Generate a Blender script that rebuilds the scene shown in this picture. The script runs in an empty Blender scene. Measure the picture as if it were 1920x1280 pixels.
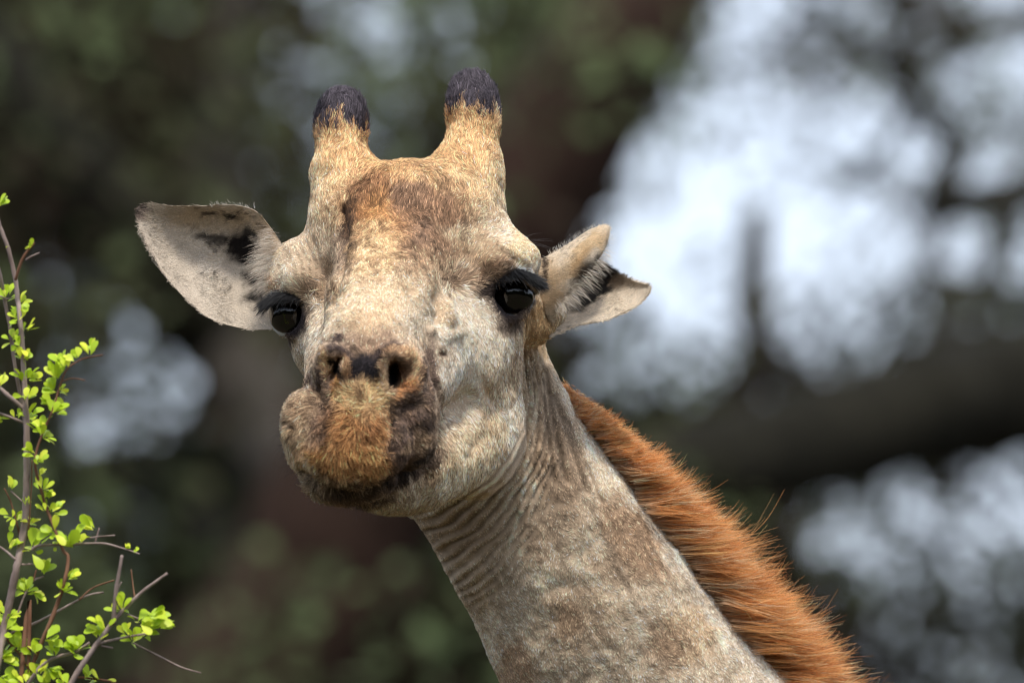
import bpy, math, random, os
import numpy as np
from mathutils import Vector, Matrix

DEV = os.environ.get("GIR_DEV", "")          # quick looks only; empty for the real thing
rng = np.random.default_rng(7)
random.seed(7)

# ------------------------------------------------------------------ camera, sky, sun, exposure
S = bpy.context.scene
COL = S.collection
DIST = 12.0                                   # metres from lens to the giraffe's eyes
PXM = 1720.0                                  # sculpting units per metre
PITCH = math.radians(6.0)
CAM = np.array([0.0, 0.0, 2.6])
cam_data = bpy.data.cameras.new("camera")
cam_data.sensor_width = 36.0
cam_data.lens = 36.0 * DIST * PXM / 1920.0
cam_data.clip_start = 0.1
cam_data.clip_end = 3000.0
cam_data.dof.use_dof = True
cam_data.dof.focus_distance = DIST - 0.05
cam_data.dof.aperture_fstop = 4.6
cam_data.dof.aperture_blades = 9
cam = bpy.data.objects.new("camera", cam_data)
cam.location = CAM
cam.rotation_euler = (math.pi / 2 + PITCH, 0, 0)
COL.objects.link(cam)
S.camera = cam

world = bpy.data.worlds.new("World")
S.world = world
world.use_nodes = True
wn, wl = world.node_tree.nodes, world.node_tree.links
wn.clear()
SUN_EL, SUN_AZ = math.radians(60), math.radians(8)      # azimuth measured from behind the camera towards its right
sky = wn.new("ShaderNodeTexSky"); sky.sky_type = 'NISHITA'; sky.sun_disc = False
sky.sun_elevation = SUN_EL
sky.sun_rotation = math.pi - SUN_AZ
sky.dust_density = 3.0; sky.air_density = 1.0; sky.ozone_density = 2.0
hz = wn.new("ShaderNodeMix"); hz.data_type = 'RGBA'
hz.inputs[0].default_value = 0.68
hz.inputs[7].default_value = (7.7, 8.6, 10.2, 1)          # thin bright cloud over the whole sky
bgn = wn.new("ShaderNodeBackground"); bgn.inputs[1].default_value = 0.12
wo = wn.new("ShaderNodeOutputWorld")
wl.new(sky.outputs[0], hz.inputs[6]); wl.new(hz.outputs[2], bgn.inputs[0]); wl.new(bgn.outputs[0], wo.inputs[0])

sun_d = bpy.data.lights.new("sun", 'SUN'); sun_d.energy = 2.5; sun_d.angle = math.radians(7.0); sun_d.color = (1.0, 0.95, 0.87)
sun = bpy.data.objects.new("sun", sun_d); COL.objects.link(sun)
sdir = Vector((math.sin(SUN_AZ) * math.cos(SUN_EL), -math.cos(SUN_AZ) * math.cos(SUN_EL), math.sin(SUN_EL)))
sun.rotation_euler = sdir.to_track_quat('Z', 'Y').to_euler()
sun.location = (3, -3, 12)

S.view_settings.view_transform = 'Standard'; S.view_settings.look = 'None'
S.view_settings.exposure = 0.40; S.view_settings.gamma = 1.0
S.render.engine = 'CYCLES'
S.cycles.max_bounces = 6; S.cycles.diffuse_bounces = 3; S.cycles.glossy_bounces = 3
S.cycles.transparent_max_bounces = 6; S.cycles.transmission_bounces = 4
S.cycles.use_denoising = True
S.cycles.denoising_prefilter = 'ACCURATE'
S.cycles.pixel_filter_type = 'BLACKMAN_HARRIS'; S.cycles.filter_width = 1.15
S.cycles_curves.shape = 'RIBBONS'

# ------------------------------------------------------------------ spaces
# q space: camera-aligned axes (x right, y away, z up), sculpting units, origin where the view axis meets the eyes' distance
DD = DIST * PXM
cP, sP = math.cos(PITCH), math.sin(PITCH)
RC = np.array([[1, 0, 0], [0, cP, -sP], [0, sP, cP]])

def Q(px, py, d):
    k = 1 + d / DD
    return np.array([(px - 960) * k, d, (640 - py) * k], float)

def q2w(q):
    q = np.asarray(q, float) / PXM
    return (q + np.array([0, DIST, 0])) @ RC.T + CAM

def w2q(w):
    return ((np.asarray(w, float) - CAM) @ RC - np.array([0, DIST, 0])) * PXM

def qpx(q):
    k = 1 + q[:, 1] / DD
    return 960 + q[:, 0] / k, 640 - q[:, 2] / k

def W(px, py, d):
    return q2w(Q(px, py, d)[None])[0]

# ------------------------------------------------------------------ implicit sculpting
class Field:
    def __init__(s, lo, hi, h):
        s.lo = np.array(lo, float); s.h = float(h)
        s.n = np.ceil((np.array(hi) - s.lo) / h).astype(int) + 1
        s.F = np.full(s.n, 60.0, np.float32)
        s.ax = [(s.lo[i] + h * np.arange(s.n[i])).astype(np.float32) for i in range(3)]

    def box(s, lo, hi, pad):
        a = np.clip(np.floor((np.array(lo) - pad - s.lo) / s.h).astype(int), 0, s.n - 1)
        b = np.clip(np.ceil((np.array(hi) + pad - s.lo) / s.h).astype(int) + 1, 1, s.n)
        if np.any(b <= a):
            return None
        sl = tuple(slice(a[i], b[i]) for i in range(3))
        X = s.ax[0][sl[0]][:, None, None]; Y = s.ax[1][sl[1]][None, :, None]; Z = s.ax[2][sl[2]][None, None, :]
        return sl, X, Y, Z

    def add(s, sl, D, k):
        A = s.F[sl]
        h = np.maximum(k - np.abs(A - D), 0) / k
        s.F[sl] = np.minimum(A, D) - h * h * (k * 0.25)

    def sub(s, sl, D, k):
        A = s.F[sl]; B = -D
        h = np.maximum(k - np.abs(A - B), 0) / k
        s.F[sl] = np.maximum(A, B) + h * h * (k * 0.25)

    def ell(s, c, r, rot=None, k=30, op='add'):
        """ellipsoid, centre (px, py, depth), radii (x, vertical, depth); rot = (roll in the picture plane, yaw, pitch) degrees"""
        c = Q(*c); r = np.array([r[0], r[2], r[1]], float)
        R = np.eye(3)
        if rot is not None:
            R = np.array((Matrix.Rotation(math.radians(-rot[0]), 3, 'Y') @ Matrix.Rotation(math.radians(rot[1]), 3, 'Z') @ Matrix.Rotation(math.radians(rot[2]), 3, 'X')))
        ext = np.sqrt(((R * r) ** 2).sum(1))
        b = s.box(c - ext, c + ext, k + 3 * s.h)
        if b is None: return
        sl, X, Y, Z = b
        X = X - c[0]; Y = Y - c[1]; Z = Z - c[2]
        k0 = 0; k1 = 0
        for i in range(3):
            a = R[0, i] * X + R[1, i] * Y + R[2, i] * Z
            k0 = k0 + (a / r[i]) ** 2; k1 = k1 + (a / r[i] ** 2) ** 2
        k0 = np.sqrt(k0); k1 = np.sqrt(k1) + 1e-6
        getattr(s, op)(sl, (k0 * (k0 - 1) / k1).astype(np.float32), k)

    def cap(s, p0, r0, p1, r1, k=30, op='add', yscale=1.0, raw=False):
        """round cone between two points; yscale > 1 flattens it along the depth"""
        a = np.array(p0, float) if raw else Q(*p0); b_ = np.array(p1, float) if raw else Q(*p1)
        R = max(r0, r1)
        b = s.box(np.minimum(a, b_) - R, np.maximum(a, b_) + R, k + 3 * s.h)
        if b is None: return
        sl, X, Y, Z = b
        e = b_ - a; e = e * np.array([1, yscale, 1]); L2 = (e ** 2).sum() + 1e-9
        X = X - a[0]; Y = (Y - a[1]) * yscale; Z = Z - a[2]
        t = np.clip((X * e[0] + Y * e[1] + Z * e[2]) / L2, 0, 1)
        D = np.sqrt((X - t * e[0]) ** 2 + (Y - t * e[1]) ** 2 + (Z - t * e[2]) ** 2) - (r0 + (r1 - r0) * t)
        getattr(s, op)(sl, D.astype(np.float32), k)

    def path(s, pts, k=30, op='add', yscale=1.0):
        for (a, ra), (b, rb) in zip(pts[:-1], pts[1:]):
            s.cap(a, ra, b, rb, k, op, yscale)

    def mesh(s):
        F = s.F; I = F < 0
        c = np.zeros(np.array(F.shape) - 1, np.int8)
        for dx in (0, 1):
            for dy in (0, 1):
                for dz in (0, 1):
                    c += I[dx:F.shape[0] - 1 + dx, dy:F.shape[1] - 1 + dy, dz:F.shape[2] - 1 + dz]
        cells = np.argwhere((c > 0) & (c < 8))
        idx = np.full(c.shape, -1, np.int32)
        idx[cells[:, 0], cells[:, 1], cells[:, 2]] = np.arange(len(cells))
        acc = np.zeros((len(cells), 3)); cnt = np.zeros(len(cells))
        corner = {}
        for dx in (0, 1):
            for dy in (0, 1):
                for dz in (0, 1):
                    corner[dx, dy, dz] = F[cells[:, 0] + dx, cells[:, 1] + dy, cells[:, 2] + dz]
        for ax in range(3):
            o = [i for i in range(3) if i != ax]
            for u in (0, 1):
                for v in (0, 1):
                    p = [0, 0, 0]; p[o[0]] = u; p[o[1]] = v; q = list(p); q[ax] = 1
                    fa, fb = corner[tuple(p)], corner[tuple(q)]
                    m = (fa < 0) != (fb < 0)
                    t = np.where(m, fa / np.where(m, fa - fb, 1), 0)
                    P = np.array(p, float)[None] + t[:, None] * np.eye(3)[ax]
                    acc[m] += P[m]; cnt[m] += 1
        V = s.lo + s.h * (cells + acc / cnt[:, None])
        faces = []
        for ax in range(3):
            o = [(1, 2), (2, 0), (0, 1)][ax]
            sl0 = [slice(None)] * 3; sl1 = [slice(None)] * 3
            sl0[ax] = slice(0, -1); sl1[ax] = slice(1, None)
            A, B = I[tuple(sl0)], I[tuple(sl1)]
            e = np.argwhere(A != B)
            e = e[(e[:, o[0]] > 0) & (e[:, o[1]] > 0) & (e[:, o[0]] < F.shape[o[0]] - 1) & (e[:, o[1]] < F.shape[o[1]] - 1)]
            flip = A[e[:, 0], e[:, 1], e[:, 2]]
            def at(du, dv):
                w = e.copy(); w[:, o[0]] -= du; w[:, o[1]] -= dv
                return idx[w[:, 0], w[:, 1], w[:, 2]]
            q = np.stack([at(1, 1), at(0, 1), at(0, 0), at(1, 0)], 1)
            q[~flip] = q[~flip][:, ::-1]
            faces.append(q)
        return V, np.concatenate(faces)

def vnormals(V, F):
    fn = np.cross(V[F[:, 2]] - V[F[:, 0]], V[F[:, 3]] - V[F[:, 1]])
    N = np.zeros_like(V)
    for i in range(4):
        for a in range(3):
            N[:, a] += np.bincount(F[:, i], fn[:, a], len(V))
    return N / (np.linalg.norm(N, axis=1, keepdims=True) + 1e-12)

def relax(V, F, n, lam=0.5, w=None):
    a = np.concatenate([F[:, i] for i in range(4)]); b = np.concatenate([F[:, (i + 1) % 4] for i in range(4)])
    cnt = np.bincount(a, minlength=len(V)) + np.bincount(b, minlength=len(V))
    for _ in range(n):
        M = np.stack([np.bincount(a, V[b, i], len(V)) + np.bincount(b, V[a, i], len(V)) for i in range(3)], 1) / cnt[:, None]
        V = V + (M - V) * (lam if w is None else lam * w[:, None])
    return V

def mesh_obj(name, V, F, mat, parent=None, origin=None, smooth=True):
    """one mesh object from arrays in world metres; vertices stored relative to the parent's base"""
    me = bpy.data.meshes.new(name)
    V = np.asarray(V, np.float32)
    if origin is not None: V = V - np.asarray(origin, np.float32)
    if isinstance(F, np.ndarray):
        k = F.shape[1]
        me.vertices.add(len(V)); me.vertices.foreach_set('co', V.ravel())
        me.loops.add(F.size); me.loops.foreach_set('vertex_index', F.astype(np.int32).ravel())
        me.polygons.add(len(F)); me.polygons.foreach_set('loop_start', np.arange(0, F.size, k, dtype=np.int32))
        me.polygons.foreach_set('loop_total', np.full(len(F), k, np.int32))
        me.update(calc_edges=True)
    else:
        me.from_pydata([tuple(map(float, v)) for v in V], [], F)
    if smooth: me.polygons.foreach_set('use_smooth', np.ones(len(me.polygons), bool))
    me.materials.append(mat)
    o = bpy.data.objects.new(name, me); COL.objects.link(o)
    if parent is not None: o.parent = parent
    return o

def empty(name, loc, label=None, cat=None, group=None, kind=None):
    o = bpy.data.objects.new(name, None); o.location = loc; o.empty_display_size = .2; COL.objects.link(o)
    tag(o, label, cat, group, kind); return o

def tag(o, label=None, cat=None, group=None, kind=None):
    for k, v in (('label', label), ('category', cat), ('group', group), ('kind', kind)):
        if v: o[k] = v
    return o

def material(name, rough=0.7, spec=0.3):
    m = bpy.data.materials.new(name); m.use_nodes = True
    b = m.node_tree.nodes['Principled BSDF']
    b.inputs['Roughness'].default_value = rough
    b.inputs['Specular IOR Level'].default_value = spec
    return m, m.node_tree.nodes, m.node_tree.links, b

# ------------------------------------------------------------------ the giraffe's body
def sculpt_head():
    f = Field((-510, -680, -850), (720, 560, 545), 8 if 'coarse' in DEV else 4.5)
    E, C, P = f.ell, f.cap, f.path
    # skull
    E((768, 430, 90), (178, 132, 180), k=10)
    E((757, 405, -40), (105, 92, 100), k=60)
    E((760, 480, -10), (165, 100, 120), k=50)
    # horns
    P([((657, 420, 20), 82), ((644, 324, 78), 56), ((638, 270, 105), 39), ((640, 232, 122), 43), ((641, 206, 134), 38)], k=28)
    P([((860, 412, 10), 94), ((877, 322, 62), 64), ((889, 248, 98), 40), ((887, 205, 118), 43), ((885, 174, 133), 38)], k=28)
    # brows
    E((934, 492, -28), (75, 66, 80), k=40)
    E((568, 518, 45), (70, 72, 85), k=40)
    P([((880, 520, -75), 24), ((935, 492, -90), 26), ((985, 492, -55), 22)], k=30)
    P([((605, 545, -40), 20), ((560, 528, -35), 24), ((520, 535, 10), 20)], k=30)
    # face: nasal bridge with a crisp border on each side
    P([((748, 470, -60), 118), ((716, 580, -270), 96), ((692, 655, -440), 84)], k=36)
    P([((705, 470, -130), 50), ((690, 560, -300), 52), ((682, 640, -460), 50)], k=40)
    P([((800, 560, -225), 20), ((815, 600, -260), 24), ((800, 650, -330), 26)], k=30)
    E((888, 620, 10), (92, 110, 130), k=60)
    E((612, 620, 70), (72, 100, 120), k=50)
    P([((830, 600, -40), 100), ((745, 720, -330), 92)], k=50)
    P([((655, 620, 10), 85), ((655, 720, -320), 80)], k=50)
    E((868, 690, -85), (70, 80, 90), k=50)
    # jaw
    E((892, 760, 40), (86, 165, 110), k=50)
    P([((880, 830, 20), 98), ((770, 868, -260), 82), ((712, 892, -360), 60)], k=50)
    E((855, 800, -80), (60, 70, 70), k=40)
    E((728, 930, -300), (42, 26, 60), k=22)
    # muzzle
    E((692, 690, -470), (108, 58, 82), k=40)
    E((660, 800, -470), (100, 100, 80), k=30)
    E((680, 772, -528), (48, 66, 46), k=44)               # tip of the upper lip
    E((668, 838, -528), (98, 70, 62), k=40)               # upper lip
    E((588, 782, -440), (54, 52, 62), k=22)               # lip bulge on the chewing side
    E((594, 836, -440), (54, 56, 64), k=40)
    E((770, 770, -440), (48, 74, 82), k=24)
    E((764, 828, -440), (50, 50, 76), k=18)
    E((655, 892, -448), (86, 46, 72), k=10)               # lower lip
    # nostril wings
    P([((712, 738, -545), 15), ((708, 700, -552), 14), ((726, 668, -548), 15), ((758, 664, -525), 16), ((780, 695, -500), 17), ((766, 728, -515), 16), ((732, 746, -540), 13)], k=16)
    P([((650, 720, -545), 12), ((645, 690, -553), 12), ((632, 662, -548), 13), ((612, 660, -525), 14), ((608, 685, -510), 14), ((625, 722, -530), 12)], k=14)
    # neck
    P([((880, 690, 215), 150), ((915, 850, 235), 182), ((1015, 1003, 258), 188), ((1112, 1160, 290), 208),
       ((1220, 1340, 330), 232), ((1390, 1560, 380), 285)], k=16, yscale=1.45)
    # stalk of the ear on the near side
    P([((962, 565, 62), 62), ((995, 592, 85), 52), ((1030, 585, 100), 30)], k=24)
    # eye sockets
    E((958, 554, -62), (41, 43, 50), k=12, op='sub')
    E((538, 590, -8), (32, 38, 50), k=12, op='sub')
    P([((912, 546, -66), 7), ((932, 520, -92), 9), ((962, 507, -96), 10), ((990, 519, -78), 9), ((1005, 545, -45), 8)], k=10)
    P([((912, 546, -66), 6), ((934, 582, -84), 6), ((956, 600, -84), 5), ((978, 593, -70), 5), ((998, 564, -42), 6)], k=10)
    P([((577, 575, -22), 7), ((562, 552, -38), 8), ((536, 547, -32), 9), ((512, 560, 5), 7)], k=9)
    P([((577, 575, -22), 6), ((566, 612, -32), 6), ((547, 630, -20), 6), ((532, 625, 8), 6)], k=9)
    # nostrils
    E((757, 700, -582), (26, 40, 34), rot=(12, 0, 0), k=14, op='sub')
    E((740, 702, -560), (15, 31, 62), rot=(14, 0, 0), k=8, op='sub')
    E((629, 690, -545), (7, 29, 50), rot=(-26, 0, 0), k=8, op='sub')
    E((618, 690, -580), (14, 34, 30), rot=(-20, 0, 0), k=12, op='sub')
    # creases of the lips
    P([((600, 732, -500), 6), ((628, 768, -540), 9), ((622, 800, -540), 7), ((606, 830, -525), 4)], k=8, op='sub')
    P([((727, 752, -560), 4), ((731, 790, -558), 5), ((735, 825, -545), 3)], k=10, op='sub')
    P([((545, 790, -480), 3), ((562, 806, -495), 5), ((560, 826, -490), 3)], k=8, op='sub')
    P([((572, 882, -490), 5), ((612, 903, -520), 8), ((680, 911, -535), 9), ((750, 888, -520), 8), ((808, 842, -455), 6)], k=7, op='sub')
    P([((803, 700, -400), 5), ((818, 760, -400), 6), ((822, 815, -400), 5)], k=10, op='sub')
    V, F = f.mesh()
    V = relax(V, F, 3, .5)
    return V, F


# ------------------------------------------------------------------ noise, colour painting, hair
_H = rng.random((64, 64, 64)).astype(np.float32)
def vnoise(p, scale, seed=0):
    """smooth value noise in 0..1 at the given feature size"""
    x = p / scale + seed * 17.13 + 1000.0
    i = np.floor(x).astype(np.int64); f = x - i; f = f * f * (3 - 2 * f)
    out = np.zeros(len(p))
    for dx in (0, 1):
        for dy in (0, 1):
            for dz in (0, 1):
                w = (f[:, 0] if dx else 1 - f[:, 0]) * (f[:, 1] if dy else 1 - f[:, 1]) * (f[:, 2] if dz else 1 - f[:, 2])
                out += w * _H[(i[:, 0] + dx) & 63, (i[:, 1] + dy) & 63, (i[:, 2] + dz) & 63]
    return out

def lin(c):
    c = np.asarray(c, float) / 255.0
    return np.where(c <= 0.04045, c / 12.92, ((c + 0.055) / 1.055) ** 2.4)

def paint(x, y, q, base, blobs):
    """coat markings: soft elliptical patches with ragged borders laid over each other"""
    C = np.tile(lin(base), (len(x), 1))
    wx = (vnoise(q, 22, 1) - .5) * 26 + (vnoise(q, 8, 2) - .5) * 16
    wy = (vnoise(q, 22, 3) - .5) * 26 + (vnoise(q, 8, 4) - .5) * 16
    for bx, by, rx, ry, ang, col, st, *rest in blobs:
        rag = rest[0] if rest else 1.0
        ca, sa = math.cos(math.radians(ang)), math.sin(math.radians(ang))
        dx, dy = x + wx * rag - bx, y + wy * rag - by
        u, v = (dx * ca + dy * sa) / rx, (-dx * sa + dy * ca) / ry
        r = np.sqrt(u * u + v * v)
        w = st * np.clip((1.25 - r) / 0.6, 0, 1)
        w = w * w * (3 - 2 * w) if st >= 1 else w
        C += (lin(col) - C) * w[:, None]
    return C

CHAR, DARK, DGREY = (50, 45, 48), (88, 72, 62), (120, 102, 88)
GOLD = (178, 144, 106)
BODY_BLOBS = [
    # neck
    (1050, 870, 52, 120, -10, (140, 120, 100), .75), (1035, 760, 22, 90, -8, (150, 132, 112), .6),
    (1190, 1010, 45, 105, -33, (138, 110, 84), .75), (1090, 1150, 75, 60, 0, (184, 164, 140), .6),
    (1065, 1160, 28, 50, 0, (150, 122, 96), .5), (1290, 1190, 70, 55, -30, (190, 162, 130), .7), (1245, 1215, 34, 50, 0, (140, 118, 98), .6),
    (1150, 1060, 60, 30, 30, (140, 118, 96), .5), (965, 1250, 42, 60, 0, (160, 128, 102), .6), (960, 1120, 40, 70, 0, (206, 194, 176), .7),
    (1010, 1000, 40, 60, 0, (160, 140, 120), .5), (1260, 1010, 26, 180, -33, (226, 214, 196), .85), (1390, 1200, 30, 130, -34, (226, 214, 196), .85),
    (1110, 800, 22, 120, -32, (216, 203, 184), .7), (850, 1000, 95, 56, 0, (140, 120, 100), .6), (900, 1100, 60, 60, 0, (178, 160, 138), .6),
    # crown of the head and horns
    (765, 330, 230, 100, 0, (206, 172, 132), .95), (760, 250, 230, 90, 0, (206, 164, 120), 1), (760, 430, 135, 120, 0, (184, 152, 116), .6), (640, 420, 70, 60, 0, (190, 160, 124), .6),
    (750, 395, 112, 88, 0, GOLD, .9), (725, 312, 55, 22, 0, (196, 154, 108), .7),
    (700, 400, 60, 80, 0, (164, 120, 80), .8), (768, 375, 56, 36, 0, (118, 96, 82), .8), (836, 410, 46, 60, 10, (122, 98, 80), .7), (775, 440, 96, 50, 8, (136, 106, 82), .75), (690, 356, 40, 26, -20, (126, 96, 72), .7), (690, 352, 34, 24, 0, (150, 112, 80), .6), (815, 395, 50, 26, 20, (140, 112, 90), .75),
    (835, 455, 78, 40, 12, (146, 120, 98), .75), (800, 500, 60, 30, 10, (160, 134, 108), .6), (652, 448, 18, 76, 6, (70, 54, 44), 1, .7), (668, 400, 26, 50, 10, (120, 90, 66), .7),  # the dark band in the forehead groove is shade put into the colour
    (690, 420, 30, 50, 0, (160, 116, 74), .6), (715, 420, 26, 60, 0, (196, 146, 92), .5), (628, 505, 26, 66, 10, (142, 122, 104), .75), (595, 600, 40, 50, 0, (190, 172, 150), .6),
    (700, 482, 48, 62, 5, (216, 182, 140), .9), (790, 440, 20, 40, 20, (120, 98, 84), .5),
    # brows
    (575, 475, 55, 50, -30, (186, 166, 142), .7), (612, 520, 40, 40, 0, (150, 132, 112), .6), (598, 548, 40, 18, 15, (98, 80, 66), .7),
    (510, 535, 14, 20, 0, (190, 150, 120), .6), (905, 470, 60, 40, 20, (186, 160, 130), .7), (880, 528, 60, 16, -6, (116, 94, 74), .8),
    (925, 500, 50, 14, -18, (120, 96, 78), .7), (985, 455, 30, 40, 0, (222, 194, 154), .8), (870, 445, 40, 20, 20, (220, 200, 170), .5),
    # bridge and cheeks
    (702, 565, 92, 62, 0, (208, 182, 150), .8), (700, 610, 60, 40, 0, (206, 178, 146), .6), (690, 645, 60, 24, 0, (178, 160, 142), .8),
    (770, 610, 30, 40, 0, (206, 190, 168), .7), (900, 640, 78, 90, 0, (224, 208, 186), .85), (860, 720, 60, 60, 0, (224, 208, 188), .75),
    (835, 585, 20, 40, -25, (180, 156, 126), .6), (835, 660, 26, 20, 0, (186, 168, 148), .6), (930, 740, 34, 70, 10, (190, 166, 136), .6),
    (890, 840, 80, 50, -25, (196, 172, 138), .7), (850, 905, 90, 40, -15, (206, 186, 152), .7), (962, 800, 16, 90, 0, (224, 210, 190), .6),
    (800, 880, 26, 26, 0, (150, 126, 100), .6), (970, 690, 12, 60, 12, (150, 128, 104), .7), (580, 660, 22, 50, 10, (216, 202, 182), .8),
    (1015, 610, 50, 50, 0, (176, 146, 106), .9),
    # round the eyes
    (957, 556, 46, 52, 0, CHAR, 1, .35), (912, 548, 30, 15, 10, (40, 34, 34), .95, .5), (955, 608, 26, 20, 0, (62, 52, 50), .8, .6),
    (985, 512, 22, 8, 30, (232, 226, 218), .95, .2), (551, 595, 30, 44, 0, CHAR, 1, .3), (543, 640, 10, 16, 0, (60, 50, 46), .9, .3), (513, 552, 12, 7, -20, (226, 220, 214), .9, .2),
    (831, 662, 8, 7, 0, (70, 50, 38), .9, .3), (573, 602, 3, 6, -20, (30, 26, 26), .9, .1),
    # muzzle
    (690, 665, 120, 34, 0, (172, 150, 132), .6), (688, 770, 145, 150, 0, (150, 124, 100), .85, .8),
    (684, 692, 40, 28, 0, (38, 35, 39), 1, .5), (640, 655, 32, 17, 30, (66, 56, 55), .95), (724, 660, 28, 15, -35, (66, 56, 55), .95),
    (600, 712, 22, 34, 10, (74, 62, 62), .85), (660, 715, 18, 20, 0, (50, 45, 48), .8), (712, 722, 14, 18, 0, (60, 52, 52), .8),
    
    (800, 850, 36, 20, -40, (70, 58, 52), .8), (772, 690, 22, 42, -10, (206, 170, 132), 1, .4), (758, 735, 30, 14, -30, (206, 144, 84), 1, .4), (718, 704, 9, 38, 8, (216, 184, 148), .9, .4), (748, 660, 26, 10, 10, (196, 160, 124), .8, .4),
    (614, 678, 12, 30, -15, (206, 168, 126), .95, .4), (636, 730, 9, 26, -15, (206, 144, 84), .95, .3), (648, 690, 8, 26, -15, (180, 144, 108), .7, .4),
    (580, 762, 50, 34, 0, (172, 146, 118), .85), (590, 800, 60, 16, 0, (120, 100, 86), .5), (618, 785, 18, 46, 0, (92, 76, 70), .9, .6), (590, 806, 40, 14, 10, (96, 82, 76), .8), (562, 822, 28, 40, 0, (190, 164, 130), .8), (592, 830, 26, 26, 0, (104, 90, 82), .7),
    (672, 800, 60, 54, 0, (186, 136, 86), .92, .8), (682, 742, 46, 32, 0, (210, 176, 130), .95, .5), (655, 858, 94, 38, 4, (194, 144, 92), .95, .6),
    (774, 790, 44, 66, 0, (100, 86, 79), .95, .8), (806, 700, 14, 70, 0, (96, 80, 74), .85), (752, 850, 26, 34, 0, (92, 76, 68), .9, .5), (784, 830, 26, 18, -30, (170, 146, 118), .75), (765, 775, 16, 14, 0, (120, 100, 88), .6), (772, 742, 34, 10, -28, (60, 50, 50), .8, .5),
    (690, 795, 14, 30, 0, (130, 88, 56), .5), (680, 738, 6, 14, 0, (90, 66, 48), .7), (733, 800, 7, 46, 0, (84, 66, 58), .6, .8),
    (655, 918, 80, 16, 6, (78, 62, 50), .9), (745, 892, 46, 16, -25, (72, 56, 46), .9), (572, 880, 24, 26, 20, (196, 176, 150), .8), (640, 930, 50, 10, 10, (120, 98, 78), .7),
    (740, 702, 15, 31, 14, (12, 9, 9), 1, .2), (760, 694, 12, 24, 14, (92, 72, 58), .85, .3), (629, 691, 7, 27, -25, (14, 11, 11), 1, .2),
]
def body_color(q):
    x, y = qpx(q)
    C = paint(x, y, q, (210, 193, 170), BODY_BLOBS)
    # dark horn tips with a ragged border
    jag = (vnoise(q * [1, 1, .25], 7, 5) - .5) * 44 + rng.normal(0, 6, len(q))
    for cx, yb, slope in ((640, 232, .34), (886, 207, .22)):
        near = np.abs(x - cx) < 75
        edge = yb + np.abs(x - cx + 5) * slope + jag
        w = np.clip((edge - y) / 10 + .5, 0, 1) * near
        C += (lin((68, 65, 74)) - C) * w[:, None]
    # skin folds of the throat: fold shading painted into the coat, crests pale, valleys dark
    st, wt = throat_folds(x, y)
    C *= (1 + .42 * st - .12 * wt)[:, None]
    # streaky coat down the neck
    al = (x * .5 + y * .86); pe = (x * .86 - y * .5)
    nk = np.clip((x - 960) / 60, 0, 1) * np.clip((y - 660) / 80, 0, 1) + np.clip((y - 1000) / 80, 0, 1) * np.clip((980 - x) / 40, 0, 1)
    nk = np.clip(nk, 0, 1)
    sk = vnoise(np.stack([pe, al * .16, q[:, 1] * .1], 1), 7, 15) + .6 * vnoise(np.stack([pe, al * .2, q[:, 1] * .1], 1), 17, 16)
    C *= (1 + nk * ((sk - .8) * .62 - .08))[:, None]
    for pts, cw, ca in CORDS:  # cords coloured pale, their grooves dark: fold shading put into the coat colour
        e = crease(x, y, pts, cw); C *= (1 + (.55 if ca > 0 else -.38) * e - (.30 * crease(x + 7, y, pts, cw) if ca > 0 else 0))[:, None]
    # grizzled muzzle and brow: dark underhair showing in small clumps
    mz = np.clip(1.25 - np.hypot((x - 685) / 155, (y - 800) / 140), 0, .25) * 4
    mz = np.maximum(mz * .8, np.clip(1.3 - np.hypot((x - 755) / 130, (y - 420) / 110), 0, .3) * 2.6)
    mz = mz * np.clip((np.hypot((x - 757) / 40, (y - 704) / 54) - .8) * 4, 0, 1) * np.clip((np.hypot((x - 626) / 26, (y - 700) / 52) - .8) * 4, 0, 1)
    g = np.clip((vnoise(q, 7, 17) - .40) * 4.5, 0, 1) * np.clip((vnoise(q, 30, 18) - .3) * 3, 0, 1)
    C *= (1 - .74 * mz * g)[:, None]
    side = np.clip(1.3 - np.hypot((x - 776) / 46, (y - 790) / 70), 0, .3) / .3 + np.clip(1.3 - np.hypot((x - 580) / 50, (y - 790) / 70), 0, .3) / .3 * .7
    fl = np.clip((vnoise(q, 6.5, 51) - .52) * 5, 0, 1)
    C += (lin((186, 158, 128)) - C) * (side * fl * .38)[:, None]
    # crease shade painted dark along lips, mouth and forehead groove, with some black hair
    for pts, cw, ca in (([(598, 722), (618, 745), (630, 772), (622, 805), (604, 830)], 7, .6), ([(729, 755), (733, 800), (732, 850)], 4, .5), ([(740, 778), (770, 760), (794, 744)], 6, .5),
                        ([(745, 804), (775, 794), (800, 790)], 5, .45), ([(752, 848), (790, 806), (812, 778)], 4, .4), ([(572, 884), (612, 905), (680, 913), (750, 890), (808, 844)], 7, .6),
                        ([(545, 790), (560, 806), (560, 828)], 4, .4), ([(648, 395), (656, 440), (650, 505)], 8, .45), ([(682, 730), (680, 752)], 4, .55), ([(690, 780), (688, 812)], 6, .35)):
        C *= (1 - ca * crease(x + (vnoise(q, 12, 71) - .5) * 12, y + (vnoise(q, 12, 72) - .5) * 12, pts, cw))[:, None]
    # faint large blotches of the coat and greying
    C *= (0.92 + .16 * vnoise(q, 34, 6))[:, None]
    C *= (0.86 + .28 * vnoise(q, 8, 7))[:, None]
    lum = (C @ np.array([.3, .59, .11]))[:, None]
    C = (lum + (C - lum) * .96) * np.array([1.20, 1.10, 1.00])
    return np.clip(C, .004, .85)

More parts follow.
